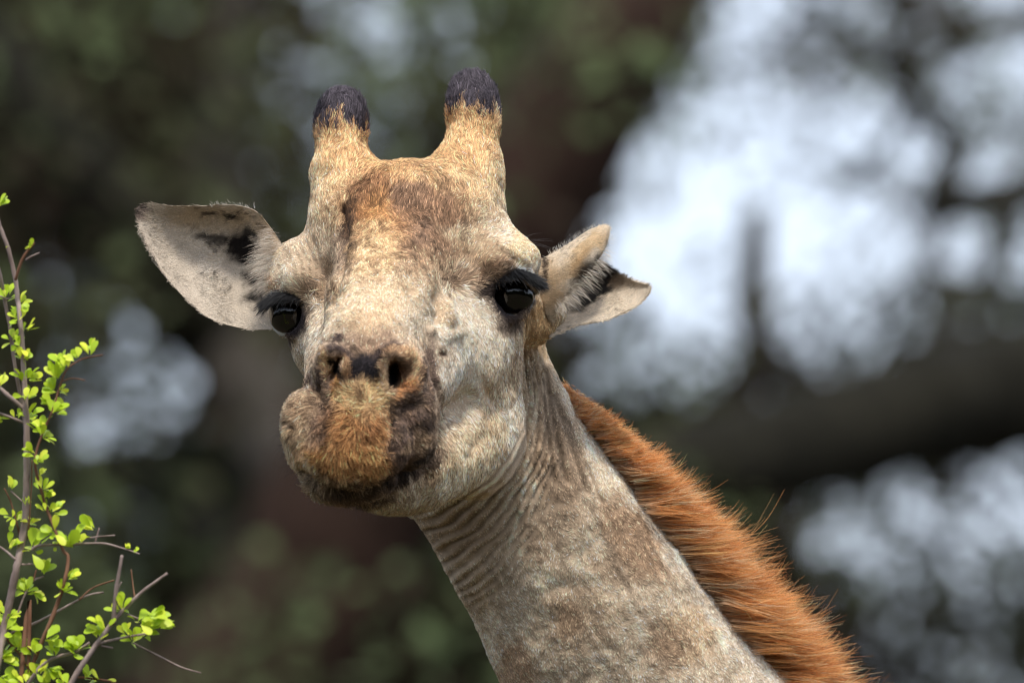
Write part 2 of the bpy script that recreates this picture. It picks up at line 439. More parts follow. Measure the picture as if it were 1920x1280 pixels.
def throat_folds(x, y):
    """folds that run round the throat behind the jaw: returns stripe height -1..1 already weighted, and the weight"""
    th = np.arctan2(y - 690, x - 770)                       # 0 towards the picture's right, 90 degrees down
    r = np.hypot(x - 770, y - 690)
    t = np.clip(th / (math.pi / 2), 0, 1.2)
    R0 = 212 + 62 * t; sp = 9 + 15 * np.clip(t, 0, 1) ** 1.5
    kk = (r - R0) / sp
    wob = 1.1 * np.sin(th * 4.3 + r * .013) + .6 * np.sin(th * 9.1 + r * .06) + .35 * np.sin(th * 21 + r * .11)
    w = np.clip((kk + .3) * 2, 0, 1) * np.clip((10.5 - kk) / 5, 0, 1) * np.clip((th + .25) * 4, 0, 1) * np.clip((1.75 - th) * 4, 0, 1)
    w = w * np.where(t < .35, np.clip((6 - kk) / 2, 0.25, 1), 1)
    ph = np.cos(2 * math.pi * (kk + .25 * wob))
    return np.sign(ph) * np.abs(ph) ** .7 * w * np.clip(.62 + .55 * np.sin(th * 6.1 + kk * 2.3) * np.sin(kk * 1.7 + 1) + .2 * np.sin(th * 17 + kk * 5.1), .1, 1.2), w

def crease(x, y, pts, width):
    """distance-based groove weight along a polyline in the sculpt's frontal plane"""
    d = np.full(len(x), 1e9)
    for (x0, y0), (x1, y1) in zip(pts[:-1], pts[1:]):
        ex, ey = x1 - x0, y1 - y0
        t = np.clip(((x - x0) * ex + (y - y0) * ey) / (ex * ex + ey * ey), 0, 1)
        d = np.minimum(d, np.hypot(x - x0 - t * ex, y - y0 - t * ey))
    return np.exp(-(d / width) ** 2)

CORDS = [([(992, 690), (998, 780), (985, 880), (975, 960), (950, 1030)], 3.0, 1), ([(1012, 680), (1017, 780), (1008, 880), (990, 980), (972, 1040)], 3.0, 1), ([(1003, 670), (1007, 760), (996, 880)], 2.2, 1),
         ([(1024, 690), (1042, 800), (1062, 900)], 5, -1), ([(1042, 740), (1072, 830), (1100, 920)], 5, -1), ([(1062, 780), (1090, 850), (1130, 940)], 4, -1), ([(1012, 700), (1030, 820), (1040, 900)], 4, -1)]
def wrinkle(V, N):
    x, y = qpx(V)
    front = np.clip(-N[:, 1] * 3 + .6, 0, 1)
    h = throat_folds(x, y)[0] * 5.6 * np.clip(-N[:, 1] * 1.5, .25, 1)
    # cords down the side of the neck
    for pts, a, w in (([(992, 690), (998, 780), (985, 880), (975, 960)], 6, 3.5), ([(1012, 690), (1016, 780), (1008, 880), (990, 980)], 6, 3.5),
                      ([(1022, 700), (1040, 800), (1062, 900)], -6, 6), ([(1040, 740), (1070, 830), (1100, 920)], -6, 6), ([(1062, 780), (1090, 850), (1130, 940)], -5, 6),
                      ([(1010, 700), (1030, 820), (1040, 900)], -5, 5)):
        h = h + a * crease(x, y, pts, w)
    # brow wrinkles
    for k in range(5):
        h = h + 3.0 * crease(x, y, [(540 + 13 * k, 455 - 5 * k + 10), (556 + 14 * k, 490), (562 + 12 * k, 522)], 4)
        h = h + 2.8 * crease(x, y, [(895 + 16 * k, 440 + 3 * k), (925 + 14 * k, 458 + 4 * k), (960 + 8 * k, 480 + 4 * k)], 4)
    # borders of the nasal ridge, tear groove, cheek folds
    h = h - 8 * crease(x, y, [(640, 400), (648, 450), (636, 520), (622, 570)], 7) - 4 * crease(x, y, [(770, 548), (800, 575), (808, 605)], 6)
    h = h + 9 * crease(x, y, [(785, 560), (800, 590), (806, 620)], 8) - 8 * crease(x, y, [(815, 560), (826, 580), (820, 600)], 7) + 8 * crease(x, y, [(838, 572), (845, 600)], 9)
    h = h + 5 * crease(x, y, [(808, 625), (835, 632), (860, 622)], 9) - 4 * crease(x, y, [(828, 662), (834, 664)], 6)
    h = h - 3.5 * crease(x, y, [(905, 720), (925, 760), (915, 810), (880, 850)], 10) + 3 * crease(x, y, [(890, 720), (905, 765), (895, 800)], 12)
    h = h - 5 * crease(x, y, [(792, 870), (802, 890)], 12) - 4 * crease(x, y, [(830, 760), (840, 800), (836, 830)], 8)
    # ear stalk rings
    for k in range(5):
        h = h + 3.4 * crease(x, y, [(985 + 13 * k, 560), (992 + 13 * k, 600), (978 + 12 * k, 650)], 3.0) * (x > 985)
    h = h + (vnoise(V, 30, 11) - .5) * 5 + (vnoise(V, 13, 12) - .5) * 2.4
    return V + N * (h * front)[:, None]

def flow_field(ctrl):
    P = np.array([c[:2] for c in ctrl], float); D = np.array([c[2:] for c in ctrl], float)
    def f(x, y):
        out = np.zeros((len(x), 2)); ws = np.zeros(len(x))
        for p, d in zip(P, D):
            w = 1 / ((x - p[0]) ** 2 + (y - p[1]) ** 2 + 250) ** 1.5
            out += w[:, None] * d; ws += w
        return out / ws[:, None]
    return f

HEAD_FLOW = flow_field([
    (640, 180, .05, -1), (640, 240, 0, -1), (612, 300, -.3, -1), (660, 300, .25, -1), (885, 150, 0, -1), (885, 240, 0, -1), (870, 300, -.2, -1), (930, 300, .3, -1),
    (745, 310, .1, -1), (700, 340, -.2, -1), (790, 350, .3, -1), (750, 400, .1, -1), (650, 420, -.3, -.9), (850, 420, .5, -.8), (700, 470, -.15, -1), (780, 480, .4, -.9),
    (690, 560, -.2, -1), (740, 570, .3, -1), (690, 630, 0, -1), (560, 460, -.6, -.8), (545, 500, -.8, -.5), (590, 540, -.8, -.4), (930, 450, .6, -.8), (980, 460, .8, -.6), (890, 510, .7, -.7), (940, 505, .8, -.5),
    (600, 620, -.5, .6), (580, 680, -.3, .9), (860, 600, .6, .5), (900, 650, .4, .9), (850, 700, .5, .8), (940, 700, .2, 1), (960, 800, .1, 1), (900, 800, .2, 1), (860, 880, -.2, 1), (800, 930, -.4, .9),
    (680, 725, 0, -.8), (650, 750, -.6, -.1), (715, 750, .6, -.1), (690, 780, 0, .9), (640, 810, -.7, .7), (740, 810, .6, .8), (665, 860, -.1, 1), (600, 860, -.6, .8), (740, 860, .4, 1), (640, 920, -.2, 1), (700, 920, .1, 1),
    (580, 760, -.6, -.5), (550, 790, -.9, .1), (550, 840, -.8, .6), (780, 740, .8, .1), (800, 800, .8, .6), (770, 860, .3, .9), (770, 690, .8, -.4), (610, 690, -.7, -.5), (755, 655, .4, -.9), (683, 690, 0, -1),
    (1010, 620, .3, .9), (1000, 700, .1, 1), (1050, 800, .35, 1), (900, 1000, .2, 1), (1000, 1000, .45, 1), (1100, 1000, .6, 1), (1200, 1100, .6, 1), (1300, 1200, .6, 1), (1000, 1200, .5, 1), (840, 1030, .3, 1), (1200, 950, .65, .9)])

def body_len(x, y):
    L = np.full(len(x), 8.5)
    def g(cx, cy, rx, ry, v):
        r = np.hypot((x - cx) / rx, (y - cy) / ry); w = np.clip(1.6 - r, 0, 1)
        L[:] = L + (v - L) * w
    g(755, 350, 150, 80, 14); g(640, 250, 60, 90, 13); g(886, 230, 60, 100, 13); g(640, 190, 60, 36, 19); g(885, 155, 60, 40, 19)
    g(670, 840, 130, 80, 21); g(650, 920, 110, 26, 30); g(590, 800, 60, 80, 20); g(780, 790, 50, 80, 16); g(683, 690, 60, 30, 10)
    g(890, 520, 60, 25, 22); g(590, 545, 40, 20, 22); g(860, 880, 130, 70, 12); g(960, 800, 30, 120, 14); g(745, 940, 60, 25, 17)
    wf = np.maximum(throat_folds(x, y)[1], np.clip(1 - np.hypot((x - 1010) / 60, (y - 820) / 180), 0, 1)); L[:] = L + (4.6 - L) * wf
    return L

def hair_object(name, pts, col, nrm, rad, mat, parent, origin):
    """pts n x k x 3 in world metres, col n x 3, nrm n x 3, rad n x k in metres -> one hair-curves object"""
    n, k, _ = pts.shape
    cu = bpy.data.hair_curves.new(name)
    cu.add_curves([k] * n)
    cu.attributes['position'].data.foreach_set('vector', (pts - np.asarray(origin)).astype(np.float32).ravel())
    a = cu.attributes.get('radius') or cu.attributes.new('radius', 'FLOAT', 'POINT')
    a.data.foreach_set('value', rad.astype(np.float32).ravel())
    a = cu.attributes.new('coat', 'FLOAT_VECTOR', 'CURVE'); a.data.foreach_set('vector', col.astype(np.float32).ravel())
    a = cu.attributes.new('lie', 'FLOAT_VECTOR', 'CURVE'); a.data.foreach_set('vector', nrm.astype(np.float32).ravel())
    cu.materials.append(mat)
    o = bpy.data.objects.new(name, cu); COL.objects.link(o); o.parent = parent
    return o

def hair_material(name, rough=.75, spec=.18, blend=.62, trans=0.0, sheen=0.0):
    m, n, l, b = material(name, rough, spec)
    at = n.new("ShaderNodeAttribute"); at.attribute_name = 'coat'
    ln = n.new("ShaderNodeAttribute"); ln.attribute_name = 'lie'
    ge = n.new("ShaderNodeNewGeometry"); hi = n.new("ShaderNodeHairInfo")
    mx = n.new("ShaderNodeMix"); mx.data_type = 'VECTOR'; mx.inputs[0].default_value = blend
    nm = n.new("ShaderNodeVectorMath"); nm.operation = 'NORMALIZE'
    l.new(ge.outputs['Normal'], mx.inputs[4]); l.new(ln.outputs['Vector'], mx.inputs[5]); l.new(mx.outputs[1], nm.inputs[0]); l.new(nm.outputs[0], b.inputs['Normal'])
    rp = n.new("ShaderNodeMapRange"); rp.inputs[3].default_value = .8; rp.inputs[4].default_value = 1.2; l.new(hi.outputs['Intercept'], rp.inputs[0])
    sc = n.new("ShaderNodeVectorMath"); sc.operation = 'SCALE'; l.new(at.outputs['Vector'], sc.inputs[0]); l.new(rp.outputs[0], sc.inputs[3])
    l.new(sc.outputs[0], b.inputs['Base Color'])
    if trans:
        tr = n.new("ShaderNodeBsdfTranslucent"); l.new(sc.outputs[0], tr.inputs[0])
        ms = n.new("ShaderNodeMixShader"); ms.inputs[0].default_value = trans
        l.new(b.outputs[0], ms.inputs[1]); l.new(tr.outputs[0], ms.inputs[2]); l.new(ms.outputs[0], n['Material Output'].inputs[0])
    return m

def coat_material(name, rough=.85):
    m, n, l, b = material(name, rough, .15)
    at = n.new("ShaderNodeAttribute"); at.attribute_name = 'coat'
    tc = n.new("ShaderNodeTexCoord"); nz = n.new("ShaderNodeTexNoise"); nz.inputs['Scale'].default_value = 700; nz.inputs['Detail'].default_value = 3
    l.new(tc.outputs['Object'], nz.inputs['Vector'])
    rp = n.new("ShaderNodeMapRange"); rp.inputs[3].default_value = .55; rp.inputs[4].default_value = 1.25; l.new(nz.outputs['Fac'], rp.inputs[0])
    sc = n.new("ShaderNodeVectorMath"); sc.operation = 'SCALE'; l.new(at.outputs['Vector'], sc.inputs[0]); l.new(rp.outputs[0], sc.inputs[3])
    l.new(sc.outputs[0], b.inputs['Base Color'])
    bp = n.new("ShaderNodeBump"); bp.inputs['Strength'].default_value = .4; bp.inputs['Distance'].default_value = .002
    l.new(nz.outputs['Fac'], bp.inputs['Height']); l.new(bp.outputs[0], b.inputs['Normal'])
    return m

def set_coat(o, C):
    a = o.data.attributes.new('coat', 'FLOAT_VECTOR', 'POINT'); a.data.foreach_set('vector', C.astype(np.float32).ravel())

def strands(V, F, N, count, flow, length, color, lift=.3, width=.95, vis=None, var=.2, curl=.35, pts=4, liftf=None):
    """short coat grown on a sculpt-space quad mesh; returns arrays in sculpt space"""
    T = np.concatenate([F[:, [0, 1, 2]], F[:, [0, 2, 3]]])
    e1, e2 = V[T[:, 1]] - V[T[:, 0]], V[T[:, 2]] - V[T[:, 0]]
    cr = np.cross(e1, e2); area = np.linalg.norm(cr, axis=1); fn = cr / (area[:, None] + 1e-9)
    cen = V[T].mean(1)
    w = area * np.clip(-fn[:, 1] * 1.6 + .55, 0.06, 1)
    if vis is not None: w = w * vis(cen, fn)
    cdf = np.cumsum(w); ti = np.searchsorted(cdf, rng.random(count) * cdf[-1])
    a, b = rng.random(count), rng.random(count); fl = a + b > 1; a[fl], b[fl] = 1 - a[fl], 1 - b[fl]
    p = V[T[ti, 0]] + a[:, None] * e1[ti] + b[:, None] * e2[ti]
    n = N[T[ti, 0]] * (1 - a - b)[:, None] + N[T[ti, 1]] * a[:, None] + N[T[ti, 2]] * b[:, None]
    n /= np.linalg.norm(n, axis=1, keepdims=True) + 1e-9
    x, y = qpx(p)
    f2 = flow(x, y); d = np.stack([f2[:, 0], np.zeros(count), -f2[:, 1]], 1)
    sw = np.stack([vnoise(p, 26, 21) - .5, vnoise(p, 26, 22) - .5, vnoise(p, 26, 23) - .5], 1) * 1.5 + np.stack([vnoise(p, 9, 24) - .5, vnoise(p, 9, 25) - .5, vnoise(p, 9, 26) - .5], 1) * 1.1
    d = d + sw + rng.normal(0, .22, (count, 3))
    d -= (d * n).sum(1, keepdims=True) * n
    d /= np.linalg.norm(d, axis=1, keepdims=True) + 1e-6
    L = length(x, y) * (.65 + .6 * rng.random(count))
    lf = (lift if liftf is None else liftf(x, y)) * (.6 + .8 * rng.random(count))
    t = np.linspace(0, 1, pts)
    P = p[:, None] - n[:, None] * 1.0 + L[:, None, None] * (t[None, :, None] * d[:, None] * (1 - lf * .3)[:, None, None] + (lf[:, None] * (t + (-curl) * t * t)[None])[:, :, None] * n[:, None])
    C = color(p)
    C = C * np.exp(rng.normal(0, var, count))[:, None]
    R = width * .5 * (.75 + .5 * rng.random(count))[:, None] * np.linspace(1, .3, pts)[None]
    return P, np.clip(C, .003, .9), n, R

COATM = coat_material("hide")
FURM = hair_material("fur")
def grow(name, data, parent, origin, mat=None):
    P, C, n, R = data
    return hair_object(name, q2w(P.reshape(-1, 3)).reshape(P.shape), C, n @ RC.T, R / PXM, mat or FURM, parent, origin)

HD = 0.12 if 'few' in DEV else 1.0

# ------------------------------------------------------------------ ground
def ground():
    n = 60
    r = np.concatenate([[0], np.geomspace(2, 1800, n)])
    m = 72
    V = [(0, 12, 0)]; F = []
    for i in range(1, n + 1):
        for j in range(m):
            a = 2 * math.pi * j / m
            x, y = r[i] * math.cos(a), 12 + r[i] * math.sin(a)
            V.append((x, y, 0 if r[i] < 60 else .8 * math.sin(x * .011) * math.cos(y * .009)))
    for j in range(m): F.append((0, 1 + j, 1 + (j + 1) % m))
    for i in range(1, n):
        for j in range(m):
            a = 1 + (i - 1) * m; b = 1 + i * m
            F.append((a + j, b + j, b + (j + 1) % m, a + (j + 1) % m))
    mt, nn, l, b = material("dry_soil", .95, .1)
    tc = nn.new("ShaderNodeTexCoord"); n1 = nn.new("ShaderNodeTexNoise"); n1.inputs['Scale'].default_value = .35; n1.inputs['Detail'].default_value = 8
    cr = nn.new("ShaderNodeValToRGB"); cr.color_ramp.elements[0].color = (.06, .044, .029, 1); cr.color_ramp.elements[1].color = (.045, .044, .02, 1)
    cr.color_ramp.elements[0].position = .35; cr.color_ramp.elements[1].position = .65
    l.new(tc.outputs['Object'], n1.inputs[0]); l.new(n1.outputs[0], cr.inputs[0]); l.new(cr.outputs[0], b.inputs[0])
    o = mesh_obj("ground", V, F, mt); o['kind'] = 'structure'
    return o
ground()

# ------------------------------------------------------------------ trees behind
def leaf_material(name, col, trans=.25, var=.5, gloss=.03):
    m, n, l, b = material(name, .55, gloss)
    at = n.new("ShaderNodeAttribute"); at.attribute_name = 'tone'
    sc = n.new("ShaderNodeValToRGB"); e = sc.color_ramp.elements
    e[0].color = (col[0] * .50, col[1] * .30, col[2] * .40, 1); e[1].color = (col[0] * 1.9, col[1] * 2.1, col[2] * 1.9, 1); e[0].position = .15; e[1].position = .95
    md = e.new(.5); md.color = (col[0], col[1] * .92, col[2] * .9, 1)
    l.new(at.outputs['Fac'], sc.inputs[0]); l.new(sc.outputs[0], b.inputs['Base Color'])
    tr = n.new("ShaderNodeBsdfTranslucent"); l.new(sc.outputs[0], tr.inputs[0])
    ms = n.new("ShaderNodeMixShader"); ms.inputs[0].default_value = trans
    l.new(b.outputs[0], ms.inputs[1]); l.new(tr.outputs[0], ms.inputs[2]); l.new(ms.outputs[0], n['Material Output'].inputs[0])
    return m

def bark_material(name, c0, c1, scale=14):
    m, n, l, b = material(name, .9, .1)
    tc = n.new("ShaderNodeTexCoord"); mp = n.new("ShaderNodeMapping"); mp.inputs['Scale'].default_value = (1, 1, .3)
    nz = n.new("ShaderNodeTexNoise"); nz.inputs['Scale'].default_value = scale; nz.inputs['Detail'].default_value = 6
    cr = n.new("ShaderNodeValToRGB"); cr.color_ramp.elements[0].color = (*c0, 1); cr.color_ramp.elements[1].color = (*c1, 1)
    cr.color_ramp.elements[0].position = .3; cr.color_ramp.elements[1].position = .7
    bp = n.new("ShaderNodeBump"); bp.inputs['Strength'].default_value = .6; bp.inputs['Distance'].default_value = .01
    l.new(tc.outputs['Object'], mp.inputs[0]); l.new(mp.outputs[0], nz.inputs[0]); l.new(nz.outputs[0], cr.inputs[0]); l.new(cr.outputs[0], b.inputs[0])
    l.new(nz.outputs[0], bp.inputs['Height']); l.new(bp.outputs[0], b.inputs['Normal'])
    return m

def tube(path, radii, seg=10, wob=0.0):
    """tapered limb along a smooth path in world metres -> verts, quads"""
    P = np.array(path, float); R = np.array(radii, float)
    t = np.linspace(0, len(P) - 1, (len(P) - 1) * 5 + 1)
    def cr(A):
        out = []
        for u in t:
            i = min(int(u), len(P) - 2); f = u - i
            p0, p1, p2, p3 = A[max(i - 1, 0)], A[i], A[i + 1], A[min(i + 2, len(P) - 1)]
            out.append(.5 * (2 * p1 + (p2 - p0) * f + (2 * p0 - 5 * p1 + 4 * p2 - p3) * f * f + (3 * p1 - p0 - 3 * p2 + p3) * f ** 3))
        return np.array(out)
    C = cr(P); r = np.interp(t, np.arange(len(R)), R)
    T = np.gradient(C, axis=0); T /= np.linalg.norm(T, axis=1, keepdims=True) + 1e-9
    ref = np.array([.31, .9, .29]); ref /= np.linalg.norm(ref)
    U = np.cross(T, ref); U /= np.linalg.norm(U, axis=1, keepdims=True) + 1e-9
    B = np.cross(T, U)
    a = 2 * math.pi * np.arange(seg) / seg
    k = len(C)
    rr = r[:, None] * (1 + wob * rng.normal(0, 1, (k, seg)))
    V = C[:, None] + rr[:, :, None] * (np.cos(a)[None, :, None] * U[:, None] + np.sin(a)[None, :, None] * B[:, None])
    V = V.reshape(-1, 3); F = []
    for i in range(k - 1):
        for j in range(seg):
            F.append((i * seg + j, i * seg + (j + 1) % seg, (i + 1) * seg + (j + 1) % seg, (i + 1) * seg + j))
    n = len(V); V = np.concatenate([V, C[:1], C[-1:]])
    for j in range(seg):
        F.append((n, (j + 1) % seg, j)); F.append((n + 1, (k - 1) * seg + j, (k - 1) * seg + (j + 1) % seg))
    return V, F

def leaves_mesh(name, P, size, mat, parent, origin, tone):
    """folded four-cornered leaves at P (world metres), one mesh for the whole crown"""
    n = len(P)
    d = rng.normal(0, 1, (n, 3)); d[:, 2] -= .3; d /= np.linalg.norm(d, axis=1, keepdims=True)
    u = np.cross(d, rng.normal(0, 1, (n, 3))); u /= np.linalg.norm(u, axis=1, keepdims=True) + 1e-9
    L = (size * (.6 + .8 * rng.random(n)))[:, None]
    w = np.cross(d, u)
    V = np.stack([P - d * L * .5, P + u * L * .3 + w * L * .06, P + d * L * .5, P - u * L * .3 + w * L * .06], 1).reshape(-1, 3)
    F = np.arange(n * 4, dtype=np.int32).reshape(-1, 4)
    o = mesh_obj(name, V, F, mat, parent, origin, smooth=False)
    a = o.data.attributes.new('tone', 'FLOAT', 'FACE'); a.data.foreach_set('value', np.clip(tone, 0, 1).astype(np.float32))
    return o

# how open the canopies are, as a coarse map over the directions seen from the waterhole (0 closed, 9 open sky)
OPEN = np.array([[int(c) for c in r] for r in (
 "000000313620001356454276", "000000147750001577433167", "000000014410014665554125", "000000015200015688887662", "000000110000379999965773",
 "000000420000689999987875", "112122100000589999985777", "102665200000386458765468", "014665400000685767875310", "046651000000343524100000",
 "156520000000001100000357", "246410013000000012568878", "047100024500000004577867", "000000034200000001443743", "000000010000000000022210", "000000000000000000004662")], float)
def openness(px, py):
    gx = np.clip(px / 80 - .5, 0, 22.999); gy = np.clip(py / 80 - .5, 0, 14.999)
    i, j = gx.astype(int), gy.astype(int); fx, fy = gx - i, gy - j
    v = OPEN[j, i] * (1 - fx) * (1 - fy) + OPEN[j, i + 1] * fx * (1 - fy) + OPEN[j + 1, i] * (1 - fx) * fy + OPEN[j + 1, i + 1] * fx * fy
    return v / 9.0

def crown_points(x0, x1, y0, y1, d0, d1, leaf, n_try, cover, clump=.16):
    """leaf positions in clumps inside a slab of canopy, thinned where the canopy is open"""
    k = n_try
    c = np.stack([rng.uniform(x0, x1, k), rng.uniform(y0, y1, k), rng.uniform(d0, d1, k)], 1)
    dm = c[:, 2] / PXM + DIST
    op = openness(c[:, 0], c[:, 1])
    ex = np.hypot(np.clip(np.abs(c[:, 0] - 960) - 1000, 0, None) / 520, np.clip(np.abs(c[:, 1] - 640) - 680, 0, None) / 380)
    keep = rng.random(k) < cover(op) * np.clip(1.25 - ex - .5 * vnoise(c, 320, 61), 0, 1)
    c = c[keep]
    ctr = np.array([W(*p) for p in c])
    m = 16
    P = np.repeat(ctr, m, 0) + rng.normal(0, clump, (len(ctr) * m, 3)) * np.array([1, 1, .6])
    big = np.clip((vnoise(ctr, .5, 41) - .5) * 3.0 + .48, 0, 1)
    tone = np.repeat(.75 * big + .12 * rng.random(len(ctr)), m) + .15 * rng.random(len(P))
    return P, tone

YD = lambda y: (y - DIST) * PXM                                    # distance from the lens -> sculpt depth
BARK_RED = bark_material("bark_red", (.020, .011, .008), (.048, .028, .020))
BARK_DARK = bark_material("bark_dark", (.008, .0075, .0055), (.024, .022, .015))
BARK_GREY = bark_material("bark_grey", (.03, .026, .021), (.07, .06, .05))
LEAF_A = leaf_material("leaf_olive", (.082, .096, .048), .25, .6)
LEAF_B = leaf_material("leaf_dark", (.046, .052, .030), .2, .6)
LEAF_C = leaf_material("leaf_grey", (.075, .080, .055), .25, .5)

def limb(name, pts, d, radii, mat, parent, base):
    """a limb through picture-plane marks at one distance; radii in metres"""
    path = [W(a, b, YD(d + dd)) if not isinstance(a, tuple) else np.array(a) for a, b, dd in pts]
    v, f = tube(path, radii, 12, .03)
    return mesh_obj(name, v, f, mat, parent, base)

def cover_fn(k, full=5.0):
    # k: share of the light's path this tree closes
    return lambda op: np.clip(k * -np.log(np.clip(op * 1.08 - .01, .004, .97)) / full, 0, 1)

def big_tree(base, label, cat="tree"):
    t = empty("tree", base, label, cat, "large trees behind the giraffe"); return t

# the leaning tree: trunk from the lower left up behind the head
b1 = (-3.4, 30.0, 0)
t1 = big_tree(b1, "leaning reddish brown tree whose trunk passes behind the giraffe's horns, leafy on its far side")
limb("trunk", [((-3.4, 30, -.2), 0, 0), ((-2.7, 30, 2.4), 0, 0), (470, 1290, 18), (640, 990, 18), (860, 600, 18), (1060, 240, 18), (1200, 10, 18), (1330, -260, 18.5)], 12, [.42, .36, .27, .25, .22, .20, .18, .14], BARK_RED, t1, b1)
limb("limb", [(640, 1000, 18), (420, 620, 18.6), (400, 330, 19), (430, 60, 19.4), (520, -200, 20)], 12, [.15, .12, .10, .085, .06], BARK_GREY, t1, b1)
limb("limb", [(420, 640, 18.6), (210, 420, 18.2), (0, 160, 18), (-220, -60, 18)], 12, [.13, .13, .13, .1], BARK_DARK, t1, b1)
limb("limb", [(560, 1150, 18), (330, 900, 19), (60, 900, 20), (-250, 760, 20)], 12, [.14, .1, .08, .06], BARK_DARK, t1, b1)
P, tn = crown_points(-500, 1240, -300, 1500, YD(30.6), YD(35), .07, 4600, cover_fn(1))
P2, tn2 = crown_points(-500, 1240, -300, 1500, YD(27.6), YD(29.4), .07, 1100, cover_fn(.16))
leaves_mesh("crown", np.concatenate([P, P2]), .075, LEAF_A, t1, b1, np.concatenate([tn, tn2]))

# the tree on the near right: one massive level limb, foliage hanging under and over it
b2 = (4.4, 31.5, 0)
t2 = big_tree(b2, "dark tree beyond the mane with one massive limb reaching left under open sky")
limb("trunk", [((4.4, 31.5, -.2), 0, 0), ((4.2, 31.5, 2.5), 0, 0), ((4.0, 31.3, 4.6), 0, 0), ((3.7, 31.0, 7.0), 0, 0), ((3.2, 31, 9.5), 0, 0)], 12, [.6, .5, .42, .34, .25], BARK_DARK, t2, b2)
limb("limb", [((4.1, 31.4, 6.3), 0, 0), (1960, 720, 19), (1700, 780, 18.6), (1440, 850, 18.3), (1180, 900, 18), (900, 1010, 18)], 12, [.3, .185, .17, .15, .12, .07], BARK_DARK, t2, b2)
limb("limb", [((3.7, 31.0, 7.0), 0, 0), (1905, 365, 17), (1800, 275, 17), (1715, 180, 17), (1690, 40, 17), (1660, -150, 17)], 12, [.16, .05, .042, .036, .03, .024], BARK_DARK, t2, b2)
limb("limb", [(1905, 365, 17), (1860, 480, 16.6), (1845, 600, 16.4)], 12, [.05, .03, .015], BARK_DARK, t2, b2)
limb("limb", [(1700, 150, 17), (1580, 60, 17), (1480, -40, 17.2)], 12, [.035, .02, .012], BARK_DARK, t2, b2)
limb("limb", [(1715, 180, 17), (1640, 300, 17), (1560, 330, 17.2)], 12, [.022, .015, .008], BARK_DARK, t2, b2)
P, tn = crown_points(900, 2420, 540, 1500, YD(31.4), YD(35), .07, 3800, cover_fn(1))
leaves_mesh("crown", P, .07, LEAF_B, t2, b2, tn)

# the thinly leaved tree at the upper right
b3 = (6.2, 37.0, 0)
t3 = big_tree(b3, "thinly leaved tree showing pale sky between its twigs, above the massive limb")
limb("trunk", [((6.2, 37, -.2), 0, 0), ((5.8, 37, 3.5), 0, 0), ((5.2, 37, 6.5), 0, 0), ((4.3, 37, 9.2), 0, 0)], 12, [.32, .27, .22, .14], BARK_GREY, t3, b3)
for pts, r in (([((4.6, 37, 8.4), 0, 0), (1840, 60, 25), (1650, 120, 25), (1450, 160, 25)], [.1, .05, .03, .012]), ([((5.2, 37, 6.5), 0, 0), (1920, 560, 25), (1760, 420, 25), (1620, 330, 25), (1480, 300, 25)], [.12, .06, .035, .02, .01]),
               ([(1840, 60, 25), (1560, -60, 25), (1250, -40, 25), (1060, 40, 25)], [.06, .05, .03, .015])):
    limb("limb", pts, 12, r, BARK_GREY, t3, b3)
P, tn = crown_points(1100, 2500, -420, 600, YD(35), YD(40), .07, 7000, cover_fn(.60), clump=.12)
leaves_mesh("crown", P, .06, LEAF_C, t3, b3, tn)

# broken dead stem standing in the gap
b4 = (1.62, 32.0, 0)
t4 = empty("dead_tree", b4, "bare broken stem standing upright against the bright sky gap", "dead tree")
limb("trunk", [((1.62, 32, -.2), 0, 0), ((1.55, 32, 3), 0, 0), (1425, 900, 20), (1418, 700, 20), (1412, 520, 20), (1418, 392, 20)], 12, [.16, .12, .066, .058, .052, .04], BARK_GREY, t4, b4)
limb("limb", [(1418, 640, 20), (1460, 560, 20.1), (1500, 540, 20.2)], 12, [.02, .012, .006], BARK_GREY, t4, b4)

# wood round the camera, out of view; rear raised to darken the eyes' reflections
def wood_ring():
    n = 90000
    a = rng.uniform(0, 2 * math.pi, n)
    # left open where the photograph shows sky
    r = rng.uniform(46, 62, n); x, y = r * np.sin(a), 8 + r * np.cos(a)
    top = 3.2 + 2.6 * (np.sin(a * 7) * .5 + np.sin(a * 17 + 1) * .3 + np.sin(a * 31) * .2)
    front = np.abs((a + math.pi) % (2 * math.pi) - math.pi) < .25
    back = np.cos(a) < -.1
    r = np.where(back, r - 18, r); x, y = r * np.sin(a), 8 + r * np.cos(a)
    top = np.where(front, 3.0, np.where(back, top + 6.0, top + 4.5))
    z = rng.random(n) ** .8 * top
    P = np.stack([x, y, z], 1)
    o = leaves_mesh("woodland", P, 1.0, LEAF_A, None, (0, 0, 0), rng.random(n)); o['kind'] = 'stuff'
    tag(o, "unseen belt of dense dark green woodland closing the horizon", "woodland")
wood_ring()

